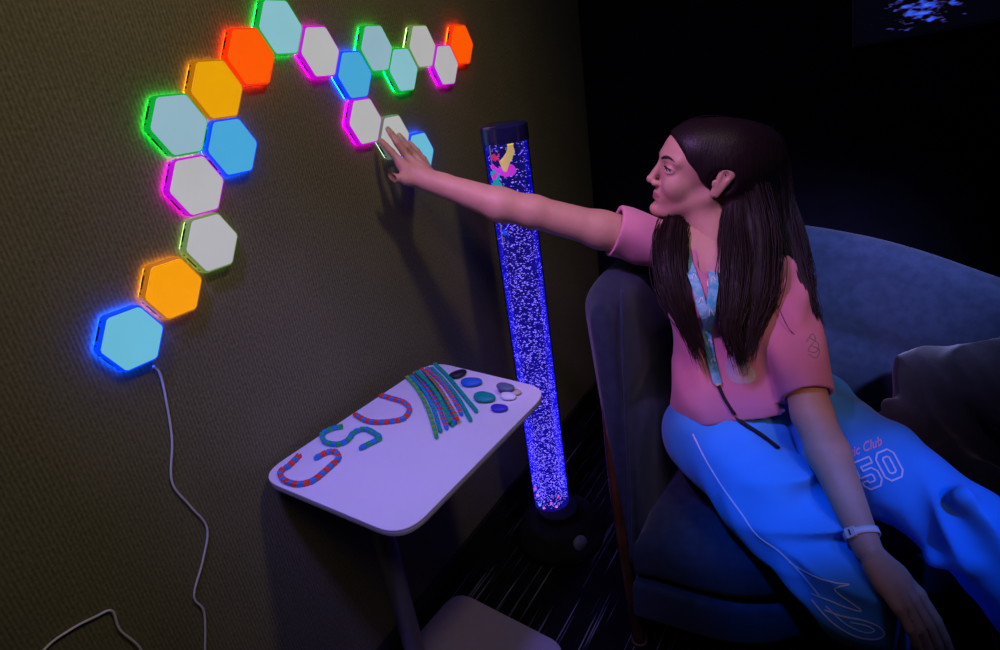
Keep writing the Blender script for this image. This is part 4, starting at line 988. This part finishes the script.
# ---- lanyard, prints on the shirt
def shirt_bits():
    V = []; F = []; ribbon(TS, [(707, 326), (710, 350), (714, 372), (717, 384)], 0.017, V, F, 24, off=0.009, th=0.0015)
    ln = obj('lanyard', V, F, MLANY, person, smooth=False)
    V = []; F = []; ribbon(TS, [(683, 246), (690, 270), (697, 292), (704, 312), (708, 328)], 0.019, V, F, 30, off=0.010, th=0.0015); obj('neck_strap', V, F, MLANY, ln, smooth=False)
    V = []; F = []; ribbon(TS, [(711, 275), (712, 288), (710, 305), (707, 328)], 0.019, V, F, 30, off=0.0105, th=0.0015); obj('neck_strap', V, F, MLANY, ln, smooth=False)
    V = []; F = []; ribbon(TS, [(717, 384), (723, 397), (731, 409), (735, 414)], 0.007, V, F, 14, off=0.007, th=0.003)
    ribbon(TP, [(735, 417), (742, 424), (760, 436), (778, 450)], 0.008, V, F, 20, off=0.007, th=0.004)
    if V: obj('strap_end', V, F, MPLASTB, ln, smooth=False)
    V = []; F = []; ribbon(TS, [(715, 378), (718, 386)], 0.012, V, F, 8, off=0.009, th=0.004)
    if V: obj('clip', V, F, MGREYMETAL, ln, smooth=False)
    for x0, y0 in ((688, 262), (694, 280), (701, 300), (711, 282), (709, 310), (710, 340), (713, 360)):
        V = []; F = []; ribbon(TS, [(x0-2, y0+3), (x0, y0-2), (x0+2, y0+2)], 0.0016, V, F, 6, off=0.0120)
        if F: obj('lanyard_print', V, F, MPRINT, ln, smooth=False)
    V = []; F = []
    for a in ([(728, 362), (740, 360), (752, 376), (742, 380), (732, 376)],): ribbon(TS, a, 0.016, V, F, 30, closed=True, off=0.001)
    ribbon(TS, [(735, 366), (744, 374)], 0.02, V, F, 8, off=0.001)
    obj('chest_patch', V, F, mat('grey_print', (0.50, 0.42, 0.50), 0.8, noise=0.2), shirt_o, smooth=False)
    V = []; F = []
    for a in ([(708, 280), (712, 276), (717, 280), (714, 288), (708, 286)], [(718, 318), (726, 312), (734, 318), (728, 326), (720, 324)], [(716, 306), (722, 300), (728, 306), (722, 310)]): ribbon(TS, a, 0.003, V, F, 24, closed=True, off=0.0012)
    obj('chest_print', V, F, MPRINT, shirt_o, smooth=False)
    V = []; F = []
    for a in ([(806, 342), (812, 334), (815, 340), (808, 350), (816, 352), (818, 344), (810, 338)], [(808, 354), (816, 358), (819, 350), (812, 346)]): ribbon(TS, a, 0.0014, V, F, 30, off=0.0012)
    obj('sleeve_print', V, F, mat('grey_line_print', (0.25, 0.22, 0.25), 0.8, noise=0.2), shirt_o, smooth=False)
shirt_bits()

# ---- wristband
def wristband():
    ax = (LWR-LE)/np.linalg.norm(LWR-LE); c = LE+(LWR-LE)*0.90
    s = np.cross(ax, (0, 0, 1)); s /= np.linalg.norm(s); q = np.cross(s, ax); V = []; F = []; n = 28
    for k in range(n):
        a = 2*PI*k/n; d = s*math.cos(a)+q*math.sin(a)
        for r, z in ((0.0285, -0.006), (0.0297, -0.006), (0.0297, 0.006), (0.0285, 0.006)): V.append(c+d*r+ax*z)
    for k in range(n):
        for j in range(4): F.append((k*4+j, k*4+(j+1) % 4, ((k+1) % n)*4+(j+1) % 4, ((k+1) % n)*4+j))
    w_ = obj('wristband', V, F, MPLASTW, person)
    to = CAM-c; to -= ax*(to@ax); to /= np.linalg.norm(to); sd = np.cross(ax, to); to = to*0.85+sd*0.5; to /= np.linalg.norm(to); sd = np.cross(ax, to); V = []; F = []
    for a in (-0.009, 0.009):
        for b in (-0.0085, 0.0085):
            for h in (0.0285, 0.0325): V.append(c+to*h+sd*a+ax*b)
    for fc in ((0, 1, 3, 2), (4, 6, 7, 5), (0, 4, 5, 1), (2, 3, 7, 6), (0, 2, 6, 4), (1, 5, 7, 3)): F.append(fc)
    obj('clasp', V, F, MPLASTW, w_, smooth=False)
    V = []; F = []
    for a in (-0.0012, 0.0012):
        for b in (-0.005, 0.005):
            for h in (0.0324, 0.0331): V.append(c+to*h+sd*a+ax*b)
    for fc in ((0, 1, 3, 2), (4, 6, 7, 5), (0, 4, 5, 1), (2, 3, 7, 6), (0, 2, 6, 4), (1, 5, 7, 3)): F.append(fc)
    obj('clasp_mark', V, F, MPLASTB, w_, smooth=False)
wristband()

# ---- shoes
def shoe(toe, heel, z=0.0):
    toe = np.array(toe, float); heel = np.array(heel, float); u = (toe-heel)/np.linalg.norm(toe-heel); s = np.array((-u[1], u[0], 0))
    f = Field(np.minimum(toe, heel)-0.09, np.maximum(toe, heel)+0.13, 0.004)
    f.cap(heel+u*0.03+(0, 0, 0.05), toe-u*0.035+(0, 0, 0.035), 0.036, 0.038, 0.02, flat=(0, 0, 1, 0.9)); f.cap(heel+u*0.03+(0, 0, 0.07), heel+u*0.09+(0, 0, 0.07), 0.034, 0.034, 0.02)
    f.cap(heel+u*0.035+(0, 0, 0.14), heel+u*0.06+(0, 0, 0.09), 0.03, 0.03, 0.01, 'sub')
    V, Q = f.mesh(); V = relax(V, Q, 1); V[:, 2] = np.maximum(V[:, 2], z+0.012)
    o = np_mesh('shoe', V, Q, [mat('dark_red_canvas', (0.22, 0.05, 0.05), 0.8, noise=0.2)], person)
    out = []
    for k in range(28):
        a = 2*PI*k/28; c = (toe+heel)/2; L = np.linalg.norm(toe-heel)/2+0.004; out.append(tuple((c+u*L*math.cos(a)+s*0.043*math.sin(a)*(1+0.1*math.cos(a)))[:2]))
    from_bm('sole', prism_bm(out, z+0.0005, z+0.024, 0.004), mat('cream_rubber', (0.62, 0.52, 0.40), 0.6, noise=0.05), o, True, 40)
    for t in (0.5, 0.6, 0.7):
        c = heel+(toe-heel)*t; V, F = tube(spline([c-s*0.028+(0, 0, 0.062), c+(0, 0, 0.081-t*0.004), c+s*0.028+(0, 0, 0.062)], 8), 0.0025, 6); obj('lace', V, F, mat('cream_lace', (0.62, 0.52, 0.40), 0.8, noise=0.05), o)
shoe((1.250, 0.66, 0), (1.12, 0.83, 0)); shoe((1.63, 0.55, 0), (1.48, 0.71, 0))

# ---- hair
def hair():
    m, t, b = nt('long_dark_hair')
    b.inputs['Base Color'].default_value = (0.012, 0.007, 0.008, 1); b.inputs['Roughness'].default_value = 0.45; b.inputs['Specular IOR Level'].default_value = 0.22
    tc = t.nodes.new('ShaderNodeTexCoord'); mp = t.nodes.new('ShaderNodeMapping'); mp.inputs['Scale'].default_value = (260, 260, 9)
    n = t.nodes.new('ShaderNodeTexNoise'); n.inputs['Scale'].default_value = 1; t.links.new(tc.outputs['Object'], mp.inputs[0]); t.links.new(mp.outputs[0], n.inputs[0])
    r = t.nodes.new('ShaderNodeValToRGB'); r.color_ramp.elements[0].color = (0.005, 0.003, 0.004, 1); r.color_ramp.elements[1].color = (0.022, 0.012, 0.012, 1)
    t.links.new(n.outputs['Fac'], r.inputs[0]); t.links.new(r.outputs[0], b.inputs['Base Color'])
    bp = t.nodes.new('ShaderNodeBump'); bp.inputs['Strength'].default_value = 0.5; bp.inputs['Distance'].default_value = 0.002; t.links.new(n.outputs['Fac'], bp.inputs['Height']); t.links.new(bp.outputs[0], b.inputs['Normal'])
    # guides: (x, y, depth, radius)
    G = {
     'back': [(750, 160, 1.43, .078), (760, 200, 1.45, .066), (764, 235, 1.44, .058), (770, 270, 1.41, .048), (780, 300, 1.37, .030)],
     'side': [(738, 158, 1.385, .046), (752, 215, 1.39, .048), (757, 250, 1.365, .046), (757, 290, 1.335, .040), (753, 320, 1.315, .024), (748, 348, 1.305, .008)],
     'front': [(738, 178, 1.37, .016), (735, 205, 1.375, .022), (734, 230, 1.365, .026), (736, 262, 1.335, .030), (733, 300, 1.31, .026), (730, 328, 1.30, .015), (736, 352, 1.298, .005)],
     'edge': [(772, 190, 1.46, .036), (784, 230, 1.43, .038), (794, 262, 1.39, .030), (804, 290, 1.355, .018), (812, 318, 1.33, .006)],
     'far': [(700, 186, 1.53, .024), (682, 211, 1.50, .034), (671, 237, 1.42, .036), (669, 265, 1.372, .034), (674, 292, 1.35, .028), (685, 320, 1.335, .018), (695, 347, 1.33, .005)],
    }
    f = Field(HC-np.array((0.2, 0.25, 0.5)), HC+np.array((0.25, 0.25, 0.14)), 0.0036)
    # scalp cap, cut back at the face
    hell(f, (-0.016, 0, 0.020), (0.104, 0.081, 0.083), 0)
    hell(f, (-0.050, 0, 0.000), (0.082, 0.082, 0.095), 0.03); f.ell(J(745, 162, 1.42), (0.088, 0.088, 0.086), 0.03)
    # hairline: remove the face side
    hell(f, (0.020, 0, 0.038), (0.070, 0.067, 0.058), 0.012); hell(f, (0.140, 0, -0.040), (0.112, 0.16, 0.118), 0.01, 'sub')
    hell(f, (0.054, 0.0, -0.085), (0.090, 0.16, 0.083), 0.008, 'sub'); hell(f, (0.088, 0.0, -0.030), (0.078, 0.16, 0.060), 0.006, 'sub')
    hell(f, (-0.018, 0.092, -0.016), (0.034, 0.025, 0.034), 0.004, 'sub'); hell(f, (-0.018, -0.092, -0.016), (0.034, 0.025, 0.034), 0.004, 'sub')
    for g in G.values():
        Pg = spline(g, 14); f.chain([J(*p[:3]) for p in Pg], list(Pg[:, 3]*0.92), 0.012)
    V, Q = f.mesh(); V = relax(V, Q, 1)
    # combed grooves
    V = V+0
    Vv = list(map(tuple, V)); Ff = [tuple(q) for q in Q]
    rn = random.Random(5)
    def rnd3():
        v = np.array([rn.gauss(0, 1) for _ in range(3)]); return v/np.linalg.norm(v)
    for key, g in G.items():
        ns = {'back': 160, 'side': 230, 'front': 220, 'edge': 170, 'far': 200}[key]
        for _ in range(ns):
            d = rnd3(); 
            if d @ FW > 0.3: d = -d
            k0 = 0.88+0.22*rn.random(); ext = rn.random()*0.10; ph = rn.random()*6; wv = 0.002*rn.random()
            Pg = spline(g, 14); end = rn.choice([14, 14, 13, 12]); pts = []
            for i, p in enumerate(Pg[:end]):
                c = J(*p[:3]); tt = i/13; pts.append(c+d*(max(p[3], 0.004+0.010*tt)*k0*(1+0.35*tt*rn.random()))+np.array((math.sin(ph+tt*5), math.cos(ph+tt*4), 0))*wv*(1+2*tt))
            pts.append(pts[-1]+(pts[-1]-pts[-2])*(0.5+ext*10))
            if key in ('side', 'front', 'far'):          # let the lock lie on the shirt instead of sinking into it
                for q in range(4 if key == 'far' else 0, len(pts)):
                    dv = np.array(pts[q])-CAM; L_ = np.linalg.norm(dv); hit = TS.ray_cast(Vector(CAM), Vector(dv/L_))
                    if hit[0] is not None and 0 < L_-hit[3]+0.004 < 0.09: pts[q] = CAM+dv/L_*(hit[3]-0.004-0.006*rn.random())
            r0 = 0.0011; R_ = list(np.linspace(r0, r0*0.9, len(pts)-3))+[r0*0.7, r0*0.45, r0*0.15]
            V2, F2 = tube(pts, R_, 4, cap=False); b_ = len(Vv); Vv += V2; Ff += [tuple(b_+q for q in fc) for fc in F2]
    # strands over the crown, from the parting down both sides
    for _ in range(420):
        s = rn.choice((1, 1, -1)); x0 = 0.072-0.14*rn.random(); y0 = 0.010*s-0.012
        a = rn.random(); pts = []
        for i in range(11):
            t_ = i/10; ang = t_*(1.45+0.1*a)                       # around the side of the skull
            bx = x0*(1-t_*0.55)-0.055*t_**1.3-0.004; y_ = y0+s*0.0825*math.sin(ang); z_ = 0.020+0.0835*math.cos(ang)*math.sqrt(max(0.05, 1-((bx+0.016)/0.104)**2))-0.02*t_**3
            sc = math.sqrt(max(0.05, 1-((bx+0.016)/0.108)**2)); y_ = y0+s*0.0828*math.sin(ang)*sc
            pts.append(hd(bx, y_, z_)+rnd3()*0.0004)
        V2, F2 = tube(pts, [0.0006]+[0.0013]*9+[0.0006], 4, cap=False); b_ = len(Vv); Vv += V2; Ff += [tuple(b_+q for q in fc) for fc in F2]
    # a few stray hairs over the shirt
    for pts in ([(790, 240, 1.38), (812, 280, 1.36), (822, 310, 1.35), (818, 345, 1.34), (800, 362, 1.30), (780, 366, 1.29)], [(775, 300, 1.31), (790, 330, 1.29), (812, 345, 1.30)], [(720, 330, 1.30), (728, 352, 1.30), (750, 362, 1.29)]):
        V2, F2 = tube(spline([J(*p) for p in pts], 20), 0.0007, 4, cap=False); b_ = len(Vv); Vv += V2; Ff += [tuple(b_+q for q in fc) for fc in F2]
    obj('hair', Vv, Ff, m, person)
hair()
